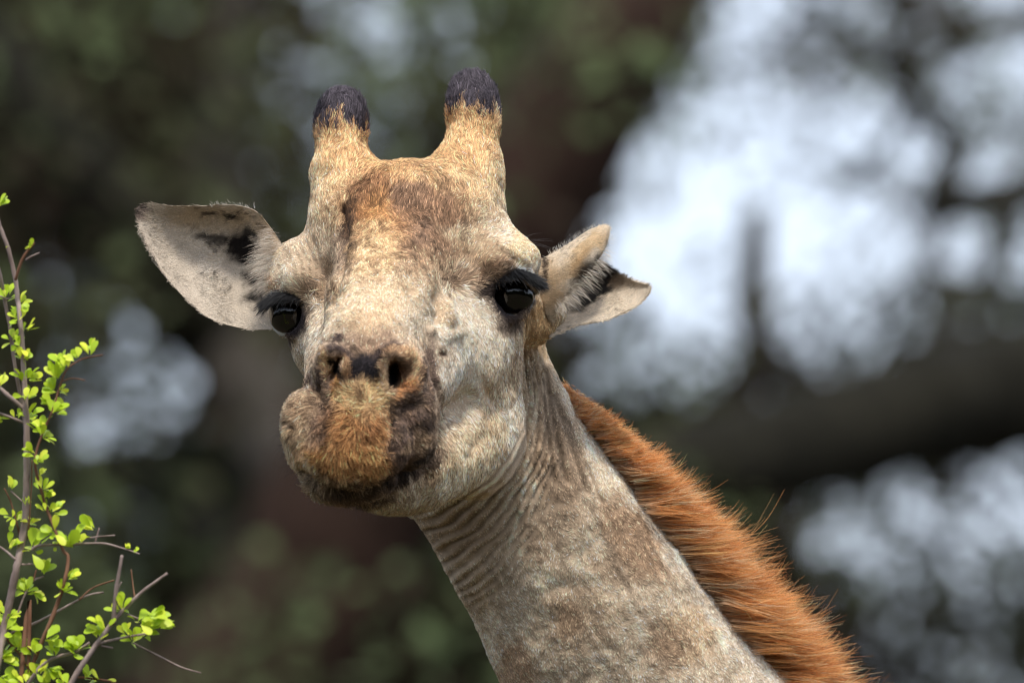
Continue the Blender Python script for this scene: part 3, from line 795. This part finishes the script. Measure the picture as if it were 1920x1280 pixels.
# ------------------------------------------------------------------ the budding shrub at the left edge
def shrub():
    SD = -520.0
    base = np.array([W(-30, 1290, SD)[0] - .25, W(0, 0, SD)[1] + .1, 0.0])
    sh = empty("shrub", base, "slender shrub with bare brown twigs and small bright yellow-green new leaves beside the giraffe", "shrub")
    bark = bark_material("twig_bark", (.17, .12, .10), (.40, .31, .27), 60)
    bark2 = bark_material("young_bark", (.13, .06, .035), (.28, .15, .09), 60)
    tw = [  # (points px, depth offset, width px start, end, material, name)
        ([(-8, 395), (0, 425), (15, 465), (28, 520), (33, 560), (38, 600), (42, 650), (45, 700), (48, 760), (50, 820), (50, 900), (46, 980), (38, 1030), (30, 1070), (18, 1130), (5, 1190), (-8, 1260), (-40, 1420)], 0, 7, 17, bark, "stem"),
        ([(-12, 470), (0, 515), (6, 545), (12, 580), (18, 610), (27, 680), (38, 740), (48, 800)], 40, 7, 8, bark, "stem"),
        ([(29, 525), (40, 490), (52, 470), (64, 455)], 0, 6, 5, bark2, "twig"), ([(49, 487), (60, 480), (74, 474)], 0, 4, 2.5, bark, "twig"),
        ([(192, 665), (170, 669), (150, 675), (125, 693), (112, 725), (100, 765), (85, 800), (70, 840), (66, 870), (72, 900), (85, 945), (100, 985), (118, 1030), (128, 1045), (122, 1085), (108, 1130), (90, 1175), (75, 1210), (55, 1260), (35, 1320)], -40, 2.5, 9, bark2, "stem"),
        ([(112, 716), (135, 709), (160, 713)], -40, 2.6, 2, bark2, "twig"), ([(-20, 705), (0, 727), (20, 745), (44, 765)], 0, 7, 9, bark, "twig"), ([(-20, 765), (0, 775), (20, 782), (46, 793)], 20, 5, 6, bark, "twig"),
        ([(-20, 1015), (0, 1025), (14, 1035), (30, 1049)], 0, 4, 5, bark, "twig"), ([(60, 1030), (75, 1022), (130, 1020), (190, 1018), (225, 1026), (262, 1038)], -10, 6, 3, bark, "twig"),
        ([(145, 1012), (180, 1006), (216, 1003)], -10, 4, 2, bark, "twig"), ([(178, 1018), (186, 989)], -10, 4, 3, bark, "twig"),
        ([(-20, 1220), (15, 1190), (60, 1170), (100, 1150), (145, 1125), (170, 1114), (194, 1110)], 30, 6, 3.5, bark, "twig"), ([(148, 1124), (175, 1101), (214, 1087)], 30, 4, 2.5, bark2, "twig"),
        ([(213, 1170), (216, 1120), (222, 1080), (229, 1040)], -60, 9, 6, bark, "twig"), ([(218, 1110), (228, 1090)], -60, 3, 2, bark, "twig"),
        ([(120, 1300), (165, 1230), (200, 1180), (230, 1145), (265, 1110), (314, 1074)], -60, 11, 5, bark, "stem"), ([(253, 1121), (249, 1095), (246, 1067)], -60, 3, 2, bark2, "twig"),
        ([(165, 1222), (190, 1205), (230, 1195), (277, 1187)], -50, 6, 4, bark, "twig"), ([(30, 1310), (60, 1270), (80, 1245), (110, 1230), (140, 1222), (168, 1204)], -30, 8, 5, bark, "twig"),
        ([(248, 1204), (300, 1230), (340, 1250), (377, 1261)], -50, 3.5, 2.5, bark, "twig"), ([(190, 1210), (212, 1214)], -50, 4, 3, bark, "twig"), ([(238, 1151), (260, 1159)], -60, 3.5, 2.5, bark, "twig"),
        ([(8, 915), (20, 940), (30, 975), (37, 1002)], 10, 3, 4, bark2, "twig"), ([(20, 920), (43, 941)], 10, 3, 3, bark, "twig"), ([(-5, 1165), (15, 1200), (40, 1230), (58, 1262)], 10, 4, 5, bark2, "twig"),
        ([(60, 862), (59, 910), (56, 960), (52, 1010)], 6, 2.5, 3, bark2, "twig"), ([(40, 1058), (62, 1057)], 0, 5, 4, bark, "twig"), ([(62, 1090), (68, 1068)], 0, 4, 3, bark2, "twig"),
        ([(30, 1160), (44, 1120), (60, 1090), (82, 1080)], 15, 5, 3, bark, "twig"), ([(140, 1268), (200, 1275), (225, 1284)], -30, 4, 4, bark2, "twig"), ([(0, 555), (14, 560), (30, 556)], 30, 3, 2, bark, "twig"),
    ]
    allp = []
    for pts, dz, w0, w1, mt, nm in tw:
        k = len(pts)
        zz = SD + dz + np.cumsum(rng.normal(0, 6, k))
        path = [W(a, b, z) for (a, b), z in zip(pts, zz)]
        rad = np.linspace(w0, w1, k) * .5 / PXM * .97
        if nm == "stem" and pts[-1][1] > 1290:                     # carry the main stems down to the ground
            path += [path[-1] * [1, 1, 0] + (base - path[-1]) * [.35, .35, 0] + [0, 0, path[-1][2] * .6], (base + [rng.normal(0, .05), rng.normal(0, .05), -.05])]
            rad = np.concatenate([rad, [rad[-1] * 1.3, rad[-1] * 1.8]])
        v, f = tube(path, rad, 8, .10)
        mesh_obj(nm, v, f, mt, sh, base)
        for (a, b, z), (a2, b2, z2) in zip([(p[0], p[1], z) for p, z in zip(pts, zz)][:-1], [(p[0], p[1], z) for p, z in zip(pts, zz)][1:]):
            for u in np.linspace(0, 1, 6)[:-1]:
                allp.append((a + (a2 - a) * u, b + (b2 - b) * u, z + (z2 - z) * u))
    allp = np.array(allp)
    lm, n, l, b = material("new_leaf", .45, .35)
    oi = n.new("ShaderNodeObjectInfo"); cr = n.new("ShaderNodeValToRGB")
    e = cr.color_ramp.elements; e[0].color = (.44, .60, .025, 1); e[1].color = (.80, .84, .07, 1); e[0].position = .05; e[1].position = .95
    l.new(oi.outputs['Random'], cr.inputs[0]); l.new(cr.outputs[0], b.inputs['Base Color'])
    tr = n.new("ShaderNodeBsdfTranslucent"); l.new(cr.outputs[0], tr.inputs[0]); ms = n.new("ShaderNodeMixShader"); ms.inputs[0].default_value = .32
    l.new(b.outputs[0], ms.inputs[1]); l.new(tr.outputs[0], ms.inputs[2]); l.new(ms.outputs[0], n['Material Output'].inputs[0])
    # obovate leaf blades, folded along the midrib; six shapes
    blades = []
    for k in range(10):
        ll = 1.0; ww = .50 + .22 * rng.random(); fold = .10 + .35 * rng.random(); arch = -.1 + .45 * rng.random()
        ys = np.array([0, .12, .34, .58, .8, .94, 1.0]); hw = np.array([.03, .09, .30, .47, .48, .30, .04]) * ww
        V = []; F = []
        for yv, h in zip(ys, hw):
            zc = -arch * yv * yv
            V += [(-h, yv, zc + fold * h), (0, yv, zc), (h, yv, zc + fold * h)]
        for i in range(len(ys) - 1):
            for j in (0, 1): F.append((i*3+j, i*3+j+1, i*3+3+j+1, i*3+3+j))
        me = bpy.data.meshes.new("leaf"); me.from_pydata(V, [], F); me.polygons.foreach_set('use_smooth', np.ones(len(F), bool)); me.materials.append(lm); blades.append(me)
    cl = [(3,380,3,1.1),(57,462,3,.6),(10,470,1,.5),(12,560,4,1),(48,570,4,1.1),(30,600,4,1),(25,635,4,1),(55,620,3,1.1),(35,650,4,1),(40,675,3,1),(54,672,2,.8),(5,715,3,1),(45,710,5,1),(65,712,3,1),(52,745,4,1),(85,750,5,1),
          (98,700,5,1.1),(122,685,3,1),(95,725,4,1),(118,735,2,.9),(105,775,6,1.2),(62,785,4,1.1),(72,805,4,1.1),(85,820,4,1),(30,778,2,.9),(132,665,3,1),(167,650,4,1.15),(108,672,3,1.2),(2,790,2,.9),
          (60,850,3,.9),(72,865,3,1),(82,890,2,1),(20,908,3,.9),(75,920,3,1),(90,930,3,.9),(50,945,2,.8),(80,955,3,1),(110,955,4,1.1),(18,970,4,1),(35,975,3,1),(60,985,3,1),(95,1000,4,1.2),(165,985,3,1.2),(130,1015,6,1.35),(100,1025,2,.8),
          (155,1015,2,.9),(18,1022,3,1.1),(60,1035,3,1.3),(88,1065,6,1.1),(235,1025,2,.5),(257,1036,2,.5),(50,1105,8,1.1),(76,1115,3,1),(137,1085,4,.9),(118,1105,6,1),(0,1145,2,1),(20,1152,2,.9),(15,1180,5,1.2),(92,1200,4,1.4),
          (102,1220,3,1.1),(35,1215,6,1.1),(10,1235,6,1.2),(60,1222,4,1.1),(145,1212,8,1.1),(185,1175,5,1.2),(185,1196,2,1),(227,1135,4,1.1),(265,1165,4,1.2),(288,1172,6,1.3),(275,1192,3,1),(318,1150,5,1.1),(338,1162,4,1.1),
          (248,1200,3,1),(235,1185,2,.9),(70,1262,5,1.1),(100,1267,6,1.1),(122,1277,3,1),(160,1262,3,1),(187,1278,3,1),(20,1272,5,1.1),(45,1278,4,1),(5,1278,3,1)]
    jobs = []
    for cx, cy, cnt, sz in cl:
        d2 = (allp[:, 0] - cx) ** 2 + (allp[:, 1] - cy) ** 2; near = allp[d2.argmin()]
        for j in range(int(round(cnt * 1.9))): jobs.append((cx, cy, sz, near, j))
    jobs.sort(key=lambda t: t[4])                                  # every cluster gets its first leaves as single parts
    rv, rf = [], []
    for q, (cx, cy, sz, near, j) in enumerate(jobs):
        fx, fy = cx + rng.normal(0, 6 * sz), cy + rng.normal(0, 6 * sz)
        bx, by = near[0] + (fx - near[0]) * .5, near[1] + (fy - near[1]) * .5
        p = W(bx, by, near[2] + rng.normal(0, 9))
        dirv = np.array([(fx - near[0]) / 14 + rng.normal(0, .6), rng.normal(-.1, .6), -(fy - near[1]) / 14 + .75 + rng.normal(0, .45)]); dirv /= np.linalg.norm(dirv)
        up = np.array([rng.normal(0, .45), -.75 + rng.normal(0, .4), .8 + rng.normal(0, .4)]); xx = np.cross(dirv, up); xx /= np.linalg.norm(xx) + 1e-9; zz_ = np.cross(xx, dirv)
        sc = 21 * sz * (.6 + .65 * rng.random()) / PXM
        me = blades[rng.integers(len(blades))]
        M = Matrix.Translation(Vector((p - base).tolist())) @ Matrix(((xx[0], dirv[0], zz_[0], 0), (xx[1], dirv[1], zz_[1], 0), (xx[2], dirv[2], zz_[2], 0), (0, 0, 0, 1))) @ Matrix.Scale(sc, 4)
        if q < 300:
            o = bpy.data.objects.new("leaf", me); o.matrix_basis = M; o.parent = sh; COL.objects.link(o)
        else:
            o0 = len(rv); rv += [M @ v.co for v in me.vertices]; rf += [[i + o0 for i in f.vertices] for f in me.polygons]
    if rv:
        o = mesh_obj("leaves", np.array(rv) + base, rf, lm, sh, base); o['kind'] = 'stuff'
    return sh
shrub()

# ------------------------------------------------------------------ giraffe
GB = np.array([1.55, 13.1, 0.0])
gir = empty("giraffe", GB, "pale tan giraffe looking at the camera with two dark tipped horns and an orange mane", "giraffe")
V, F = sculpt_head()
N = vnormals(V, F)
V = relax(wrinkle(V, N), F, 1, .35)
N = vnormals(V, F)
nhead = len(V)

def sculpt_trunk():
    """shoulders, barrel, legs and tail below the picture, joined to the neck's lower end"""
    f = Field((-300, -200, -7600), (4600, 2400, -350), 30)
    C = lambda a, ra, b, rb, k=150: f.cap(np.array(a, float), ra, np.array(b, float), rb, k, raw=True)
    C((450, 385, -960), 215, (520, 430, -1120), 285); C((520, 430, -1120), 285, (900, 560, -1700), 420)
    C((900, 560, -1700), 420, (1250, 720, -2250), 560); C((1250, 720, -2250), 600, (2700, 1250, -2650), 600)
    C((2700, 1250, -2650), 560, (3250, 1450, -2750), 430)
    base = (GB - CAM); gz = -7250
    for sx, sy, top, fr in ((-120, -330, -2500, 1), (260, 330, -2500, 1), (1650, 230, -2750, 0), (2050, 830, -2750, 0)):
        x, y = 1250 + sx, 760 + sy + (0 if fr else 150)
        kx = x + (40 if fr else 170)
        C((x, y, top), 260 if fr else 340, (x + (20 if fr else -90), y, -4450), 130, 120)
        C((x + (20 if fr else -90), y, -4450), 125, (kx, y, -5000), 98, 60)
        C((kx, y, -5000), 98, (x + 20, y, -6560), 74, 60); C((x + 20, y, -6560), 85, (x - 20, y - 20, -6760), 120, 60)
    C((3560, 1560, -2700), 70, (3760, 1640, -3900), 40, 80); C((3760, 1640, -3900), 60, (3790, 1650, -4500), 90, 60)
    v, q = f.mesh()
    return relax(v, q, 3, .5), q

Vt, Ft = sculpt_trunk()
wt = q2w(Vt); wt[:, 2] = np.maximum(wt[:, 2], 0.0)
Vall = np.concatenate([q2w(V), wt]); Fall = np.concatenate([F, Ft + nhead])
body = mesh_obj("body", Vall, Fall, COATM, gir, GB)
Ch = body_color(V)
bp_ = Vt / 260.0
cellp = rng.uniform([-1, -1, -30], [20, 10, 0], (900, 3))
near = np.full(len(Vt), 9.0); sec = np.full(len(Vt), 9.0)
for c in cellp:
    dd = np.linalg.norm(bp_ - c, axis=1); sec = np.where(dd < near, near, np.minimum(sec, dd)); near = np.minimum(near, dd)
Ct = np.where(((sec - near) > .22)[:, None], lin((168, 122, 78)), lin((216, 200, 176)))
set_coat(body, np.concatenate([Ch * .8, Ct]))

def fur_vis(c, fn):
    x, y = qpx(c)
    keep = np.ones(len(x))
    keep[(np.hypot((x - 740) / 13, (y - 702) / 28) < 1) | (np.hypot((x - 629) / 7, (y - 692) / 24) < 1)] = .15
    keep[np.hypot((x - 957) / 36, (y - 553) / 34) < 1] = 0
    keep[np.hypot((x - 540) / 27, (y - 590) / 30) < 1] = 0
    keep[y > 1420] = 0
    return keep
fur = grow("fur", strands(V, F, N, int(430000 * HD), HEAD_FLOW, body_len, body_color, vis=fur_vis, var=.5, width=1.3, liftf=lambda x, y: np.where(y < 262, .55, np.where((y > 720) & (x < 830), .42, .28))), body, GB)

# eyes
def eye_material():
    m, n, l, b = material("eye", .03, .65)
    at = n.new("ShaderNodeAttribute"); at.attribute_name = 'coat'; l.new(at.outputs['Vector'], b.inputs['Base Color'])
    b.inputs['Coat Weight'].default_value = 0.0
    return m
EYEM = eye_material()
def eyeball(c, r, look, iris):
    n, m = 48, 36
    V = []; F = []
    for i in range(m + 1):
        for j in range(n):
            t = math.pi * (i + .001) / (m + .002); p = 2 * math.pi * j / n
            V.append((math.sin(t) * math.cos(p), math.sin(t) * math.sin(p), math.cos(t)))
    F = np.array([(i*n+j, (i+1)*n+j, (i+1)*n+(j+1) % n, i*n+(j+1) % n) for i in range(m) for j in range(n)])
    V = np.array(V); L = np.array(look, float); L /= np.linalg.norm(L)
    ang = np.degrees(np.arccos(np.clip(V @ L, -1, 1)))
    C = np.tile(np.array([.0035, .0025, .002]), (len(V), 1))
    w = np.clip((ang - (iris - 10)) / 10, 0, 1)[:, None]; C = C + (np.array([.018, .009, .003]) - C) * w
    w = np.clip((ang - iris) / 4, 0, 1)[:, None]; C = C + (np.array([.62, .66, .74]) - C) * w
    o = mesh_obj("eye", q2w(V * r * (1 + .06 * np.clip(1 - ang / 40, 0, 1))[:, None] + Q(*c)), F, EYEM, gir, GB)
    set_coat(o, C)
    return o
eyeR = eyeball((958, 554, -40), 46, (.22, -1, .30), 66)
eyeL = eyeball((549, 591, 14), 45, (-.35, -1, .35), 66)

LASHM = hair_material("lash_hair", .5, .4, .2)
def tuft(name, roots, dirs, length, n, col, parent, width=1.6, spread=.25, bend=(0, 0, -.25), var=.2, mat=None, jitter=3.0, tipcol=None):
    """long hairs rooted along a line; roots and dirs are matched control lists"""
    R = np.array([Q(*r) for r in roots]); D = np.array(dirs, float); D /= np.linalg.norm(D, axis=1, keepdims=True)
    t = rng.random(n) * (len(R) - 1); i = np.minimum(t.astype(int), len(R) - 2); f = (t - i)[:, None]
    p = R[i] * (1 - f) + R[i + 1] * f + rng.normal(0, jitter, (n, 3))
    d = D[i] * (1 - f) + D[i + 1] * f + rng.normal(0, spread, (n, 3)); d /= np.linalg.norm(d, axis=1, keepdims=True)
    ln_ = np.asarray(length if np.ndim(length) else [length] * len(R), float)
    L = (ln_[i] * (1 - f[:, 0]) + ln_[i + 1] * f[:, 0]) * (.6 + .5 * rng.random(n))
    s = np.linspace(0, 1, 6)
    P = p[:, None] + L[:, None, None] * (s[None, :, None] * d[:, None] + (s ** 2)[None, :, None] * np.array(bend)[None, None])
    C = lin(col)[None] * np.exp(rng.normal(0, var, n))[:, None]
    return grow(name, (P, np.clip(C, .002, .9), np.tile([0., -.8, .6], (n, 1)), width * .5 * np.linspace(1, .25, 6)[None] * np.ones((n, 1))), parent, GB, mat or LASHM)
tuft("eyelash", [(917, 533, -84), (936, 515, -106), (961, 507, -108), (986, 516, -92), (1002, 531, -66)],
     [(.2, -.8, -.3), (.4, -.9, -.3), (.7, -.8, -.25), (1, -.5, -.2), (1, -.2, -.2)], [18, 22, 26, 34, 30], int(800), (16, 16, 19), gir, width=1.6, spread=.24, bend=(.1, 0, -.28))
tuft("eyelash", [(568, 560, -46), (553, 551, -48), (535, 550, -40), (518, 556, -12), (508, 566, 8)],
     [(-.3, -.8, -.3), (-.5, -.9, -.35), (-.9, -.6, -.35), (-1, -.4, -.4), (-1, -.1, -.3)], [16, 20, 28, 34, 30], int(700), (16, 16, 19), gir, width=1.6, spread=.24, bend=(-.1, 0, -.28))

# ears
def sheet(rows, up=6, thick=5.0):
    """a cupped sheet through rows of control points, given thickness and a rounded rim; returns sculpt-space quads"""
    G = np.array([[Q(*p) for p in r] for r in rows])
    def cr(G, k):
        n = len(G); out = []
        for i in range(n - 1):
            p0, p1, p2, p3 = G[max(i - 1, 0)], G[i], G[i + 1], G[min(i + 2, n - 1)]
            for j in range(k):
                t = j / k
                out.append(.5 * (2 * p1 + (p2 - p0) * t + (2 * p0 - 5 * p1 + 4 * p2 - p3) * t * t + (3 * p1 - p0 - 3 * p2 + p3) * t ** 3))
        out.append(G[-1]); return np.array(out)
    G = cr(G, up); G = cr(G.transpose(1, 0, 2), up).transpose(1, 0, 2)
    a, b, _ = G.shape
    nr = np.cross(np.gradient(G, axis=0), np.gradient(G, axis=1)); nr /= np.linalg.norm(nr, axis=2, keepdims=True) + 1e-9
    if nr[:, :, 1].mean() > 0: nr = -nr
    u = np.minimum(np.arange(a)[::-1], 99)[:, None] + np.zeros((1, b)); v = np.minimum(np.arange(b), np.arange(b)[::-1])[None] + np.zeros((a, 1))
    th = thick * np.clip(.25 + .35 * np.minimum(u, v), .25, 1)
    top = G + nr * 0; bot = G - nr * th[:, :, None]
    V = np.concatenate([top.reshape(-1, 3), bot.reshape(-1, 3)])
    id = np.arange(a * b).reshape(a, b)
    q = np.stack([id[:-1, :-1], id[1:, :-1], id[1:, 1:], id[:-1, 1:]], -1).reshape(-1, 4)
    n0 = np.cross(V[q[:, 2]] - V[q[:, 0]], V[q[:, 3]] - V[q[:, 1]]).mean(0)
    if n0[1] > 0: q = q[:, ::-1]
    rim = np.concatenate([id[:, 0], id[-1, 1:], id[-2::-1, -1], id[0, -2:0:-1]])
    rr = np.roll(rim, -1)
    side = np.stack([rim, rr, rr + a * b, rim + a * b], 1)
    F = np.concatenate([q, q[:, ::-1] + a * b, side])
    return V, F

def make_ear(sheets, base, blobs, name="ear", count=26000, flow=(-1, 0), fl=9):
    Vs, Fs, o = [], [], 0
    for rows in sheets:
        v, f = sheet(rows); Vs.append(v); Fs.append(f + o); o += len(v)
    V = np.concatenate(Vs); F = np.concatenate(Fs)
    N = vnormals(V, F)
    def colf(q):
        x, y = qpx(q)
        C = paint(x, y, q, base, blobs)
        sp = np.clip((vnoise(q, 5, 31) - .69) * 8, 0, 1) * np.clip((vnoise(q, 40, 32) - .35) * 3, 0, 1)
        C = C * (1 - .75 * sp)[:, None]
        return C * (.86 + .28 * vnoise(q, 14, 33))[:, None]
    e = mesh_obj(name, q2w(V), F, COATM, gir, GB); set_coat(e, colf(V) * .9)
    d = strands(V, F, N, int(count * HD), lambda x, y: np.tile(np.array(flow, float), (len(x), 1)), lambda x, y: np.full(len(x), float(fl)), colf, lift=.25, width=.8, var=.16)
    grow("ear_fur", d, e, GB)
    return e

earL = make_ear([[
    [(532, 462, 20), (516, 485, 12), (506, 525, 8), (512, 570, 12), (530, 612, 25)],
    [(505, 424, 28), (494, 455, 42), (484, 515, 62), (492, 575, 60), (505, 617, 40)],
    [(476, 394, 30), (460, 430, 66), (448, 500, 90), (455, 565, 76), (470, 617, 45)],
    [(430, 384, 28), (415, 425, 62), (405, 492, 80), (412, 552, 68), (425, 608, 45)],
    [(385, 386, 34), (365, 422, 70), (350, 478, 84), (360, 530, 72), (380, 588, 45)],
    [(325, 386, 44), (307, 412, 62), (293, 445, 66), (302, 490, 60), (322, 532, 48)],
    [(285, 381, 52), (273, 395, 56), (266, 415, 57), (270, 440, 55), (282, 472, 52)],
    [(268, 383, 54), (262, 390, 55), (257, 401, 56), (258, 415, 55), (264, 432, 54)]]],
    (214, 198, 178), [(390, 410, 120, 26, 4, (186, 164, 136), .8), (456, 462, 36, 28, 30, (30, 25, 23), 1, .8), (408, 450, 42, 11, 10, (40, 33, 30), .9, .8), (474, 440, 14, 14, 0, (22, 18, 16), .9),
     (478, 522, 24, 13, 10, (24, 20, 20), .95, .6), (480, 556, 30, 13, -5, (16, 14, 14), .95, .6), (396, 402, 22, 4, 4, (40, 34, 30), .9, .4), (440, 408, 15, 5, 8, (30, 26, 24), .95, .4),
     (275, 402, 14, 17, 20, (120, 100, 92), .75), (508, 450, 18, 50, -20, (198, 172, 140), .9), (400, 500, 40, 20, 20, (226, 212, 196), .6)])
tuft("ear_tuft", [(512, 436, 8), (508, 470, 2), (503, 505, -2), (502, 540, 0)], [(-1, -.15, .05), (-1, -.2, -.1), (-1, -.25, -.15), (-1, -.2, -.35)], [24, 38, 40, 30], 420, (206, 190, 172), earL, width=.45, spread=.22, bend=(0, .1, -.2), jitter=8, var=.35)
tuft("ear_tuft", [(475, 392, 32), (440, 384, 30), (395, 385, 34)], [(-.2, 0, 1), (-.4, 0, 1), (-.3, 0, 1)], 7, 60, (230, 220, 205), earL, width=.4, spread=.3, bend=(-.2, 0, 0))

earR = make_ear([[
    [(1000, 488, 70), (1006, 520, 40), (1012, 555, 34), (1022, 590, 36), (1035, 612, 46)],
    [(1030, 478, 62), (1040, 505, 32), (1045, 532, 24), (1047, 555, 26), (1046, 575, 34)],
    [(1065, 457, 66), (1074, 480, 38), (1080, 502, 30), (1082, 522, 30), (1081, 538, 36)],
    [(1100, 433, 76), (1109, 452, 50), (1114, 472, 42), (1115, 487, 42), (1113, 500, 47)],
    [(1125, 423, 86), (1133, 430, 75), (1137, 442, 68), (1137, 455, 67), (1134, 466, 70)],
    [(1137, 422, 90), (1141, 426, 87), (1143, 432, 85), (1142, 439, 85), (1140, 446, 86)]],
    [[(1025, 560, 80), (1018, 585, 84), (1025, 612, 70), (1030, 634, 52)],
     [(1068, 520, 140), (1062, 562, 150), (1066, 592, 112), (1074, 612, 70)],
     [(1118, 487, 150), (1112, 540, 160), (1118, 576, 126), (1128, 601, 80)],
     [(1148, 506, 140), (1148, 540, 145), (1154, 565, 118), (1164, 588, 85)],
     [(1185, 525, 115), (1187, 540, 118), (1191, 555, 108), (1196, 571, 92)],
     [(1212, 534, 100), (1216, 537, 100), (1219, 541, 98), (1216, 550, 96)]]],
    (216, 198, 174), [(1095, 470, 60, 20, -38, (206, 176, 136), .9), (1080, 500, 40, 16, -45, (188, 152, 108), .7), (1030, 540, 30, 50, 0, (196, 166, 128), .8), (1018, 508, 6, 40, 4, (52, 42, 38), .95, .2), (1075, 575, 60, 14, -20, (206, 186, 160), .5),
     (1112, 548, 72, 20, -28, (14, 12, 12), 1, .5), (1140, 515, 26, 26, 0, (24, 20, 20), .95, .6), (1100, 520, 30, 30, 0, (30, 26, 24), .9, .5), (1060, 575, 22, 10, -15, (18, 15, 15), .95, .4), (1135, 497, 18, 14, 30, (40, 34, 32), .9, .5),
     (1165, 530, 22, 16, 20, (170, 150, 128), .5)], flow=(1, -.3))
tuft("ear_tuft", [(1042, 582, 26), (1060, 562, 24), (1082, 536, 26), (1110, 502, 38), (1134, 466, 62)], [(.6, -.3, -.7), (.8, -.3, -.6), (.9, -.2, -.45), (.95, -.1, -.3), (.8, 0, -.3)], [14, 24, 30, 28, 20], 330, (204, 190, 172), earR, width=.42, spread=.3, bend=(.05, .1, -.3), jitter=6, var=.35)
tuft("ear_tuft", [(1030, 478, 62), (1065, 457, 66), (1100, 433, 76), (1130, 422, 86)], [(-.4, 0, 1), (-.4, 0, 1), (-.4, 0, 1), (.1, 0, 1)], 8, 130, (232, 222, 208), earR, width=.4, spread=.4, bend=(0, 0, 0))
tuft("ear_tuft", [(1140, 440, 84), (1128, 480, 80), (1122, 492, 90)], [(1, .2, .1), (1, .2, -.1), (1, .2, -.3)], 24, 80, (236, 228, 216), earR, width=.4, spread=.35, bend=(0, 0, -.1))
tuft("ear_tuft", [(1060, 613, 66), (1120, 602, 80), (1190, 575, 92)], [(.2, 0, -1), (.4, 0, -1), (.6, 0, -1)], 9, 120, (226, 212, 190), earR, width=.4, spread=.3, bend=(0, 0, 0))

# mane
def make_mane():
    crest = [((1066, 722), 5), ((1086, 757), 20), ((1110, 797), 42), ((1160, 872), 92), ((1228, 970), 136), ((1298, 1072), 160), ((1376, 1180), 172), ((1450, 1284), 176), ((1560, 1440), 170), ((1700, 1640), 170)]
    ncl = int(3400 * max(HD, .3)); per = 22
    t = np.sort(rng.random(ncl)) ** .95 * (len(crest) - 1.001); i = t.astype(int); f = t - i
    P2 = np.array([c[0] for c in crest], float); LL = np.array([c[1] for c in crest], float)
    p2 = P2[i] * (1 - f)[:, None] + P2[i + 1] * f[:, None]; L0 = LL[i] * (1 - f) + LL[i + 1] * f
    dz = rng.normal(0, 22, ncl) * np.clip(t / 1.5, .15, 1); inn = rng.uniform(-8, 16, ncl) - 26 * np.clip(1 - t / 2.2, 0, 1)
    dep = np.interp(p2[:, 1], [700, 1000, 1300, 1640], [245, 295, 372, 450])
    root = np.array([Q(a + .83 * k, b - .56 * k, d + z) for (a, b), d, z, k in zip(p2, dep, dz, inn)])
    low = np.sin(t * 21) * .12 + np.sin(t * 47 + 1) * .10
    dirx = np.stack([np.ones(ncl), dz * .006 + rng.normal(0, .08, ncl), .02 + low + rng.normal(0, .10, ncl)], 1)
    dirx[:, 2] += np.interp(t, [0, 2, 4, 9], [.45, .05, -.04, -.06])
    dirx /= np.linalg.norm(dirx, axis=1, keepdims=True)
    L0 = L0 * .73 * (.58 + .58 * rng.random(ncl)) * (1 + .12 * np.sin(t * 33))
    n = ncl * per; ci = np.repeat(np.arange(ncl), per)
    s = np.linspace(0, 1, 7)
    off = rng.normal(0, 1, (n, 3)) * np.array([4, 8, 7.0])
    d = dirx[ci] + rng.normal(0, .045, (n, 3))
    L = L0[ci] * (.8 + .3 * rng.random(n))
    bend = rng.normal(0, .05, (ncl, 3))[ci] + rng.normal(0, .03, (n, 3)); bend[:, 2] += .02
    tipb = np.where(rng.random(n) < .25, rng.normal(.08, .14, n), 0); L = L * np.where(rng.random(n) < .06, 1.15, 1)
    P = root[ci][:, None] + off[:, None] * (1 - .45 * s)[None, :, None] + L[:, None, None] * (s[None, :, None] * d[:, None] + (s ** 2)[None, :, None] * bend[:, None])
    P[:, :, 2] += (s ** 4)[None] * (tipb * L)[:, None]
    pal = lin(np.array([(222, 154, 92), (206, 132, 70), (232, 176, 116), (164, 100, 58), (242, 208, 164)]))
    cc = pal[np.where(rng.random(n) < .5, rng.choice(5, ncl, p=[.36, .26, .2, .1, .08])[ci], rng.choice(5, n, p=[.34, .24, .22, .08, .12]))] * np.exp(rng.normal(0, .22, n))[:, None]
    N = np.tile(np.array([-.25, -.8, .55]), (n, 1)) + rng.normal(0, .25, (n, 3)); N /= np.linalg.norm(N, axis=1, keepdims=True)
    R = .36 * np.array([1, 1, .95, .85, .7, .5, .25])[None] * (.8 + .4 * rng.random(n))[:, None]
    mm = hair_material("mane_hair", .5, .3, .55, trans=.25)
    nd, lk = mm.node_tree.nodes, mm.node_tree.links
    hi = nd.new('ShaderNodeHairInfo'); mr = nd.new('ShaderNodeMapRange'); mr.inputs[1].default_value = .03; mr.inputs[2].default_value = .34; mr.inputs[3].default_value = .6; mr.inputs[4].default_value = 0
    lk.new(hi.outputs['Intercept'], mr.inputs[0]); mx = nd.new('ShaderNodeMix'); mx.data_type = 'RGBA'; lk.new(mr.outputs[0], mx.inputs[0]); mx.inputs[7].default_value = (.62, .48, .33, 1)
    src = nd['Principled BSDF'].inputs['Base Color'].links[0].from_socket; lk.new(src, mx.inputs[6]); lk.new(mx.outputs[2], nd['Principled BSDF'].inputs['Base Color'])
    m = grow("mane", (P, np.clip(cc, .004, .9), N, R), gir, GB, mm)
    return m
make_mane()
# whiskers and the longest chin hairs
tuft("whiskers", [(545, 770, -440), (540, 830, -430), (575, 885, -440), (640, 925, -440), (700, 925, -420)], [(-1, -.3, .3), (-1, -.3, -.1), (-.7, -.3, -.7), (-.2, -.3, -1), (.2, -.3, -1)], 40, 130, (60, 50, 46), gir, width=.7, spread=.35, jitter=8)
tuft("whiskers", [(985, 440, -30), (1000, 460, -20)], [(.9, -.2, .3), (.9, -.2, .2)], 44, 7, (50, 44, 42), gir, width=.8, spread=.2)
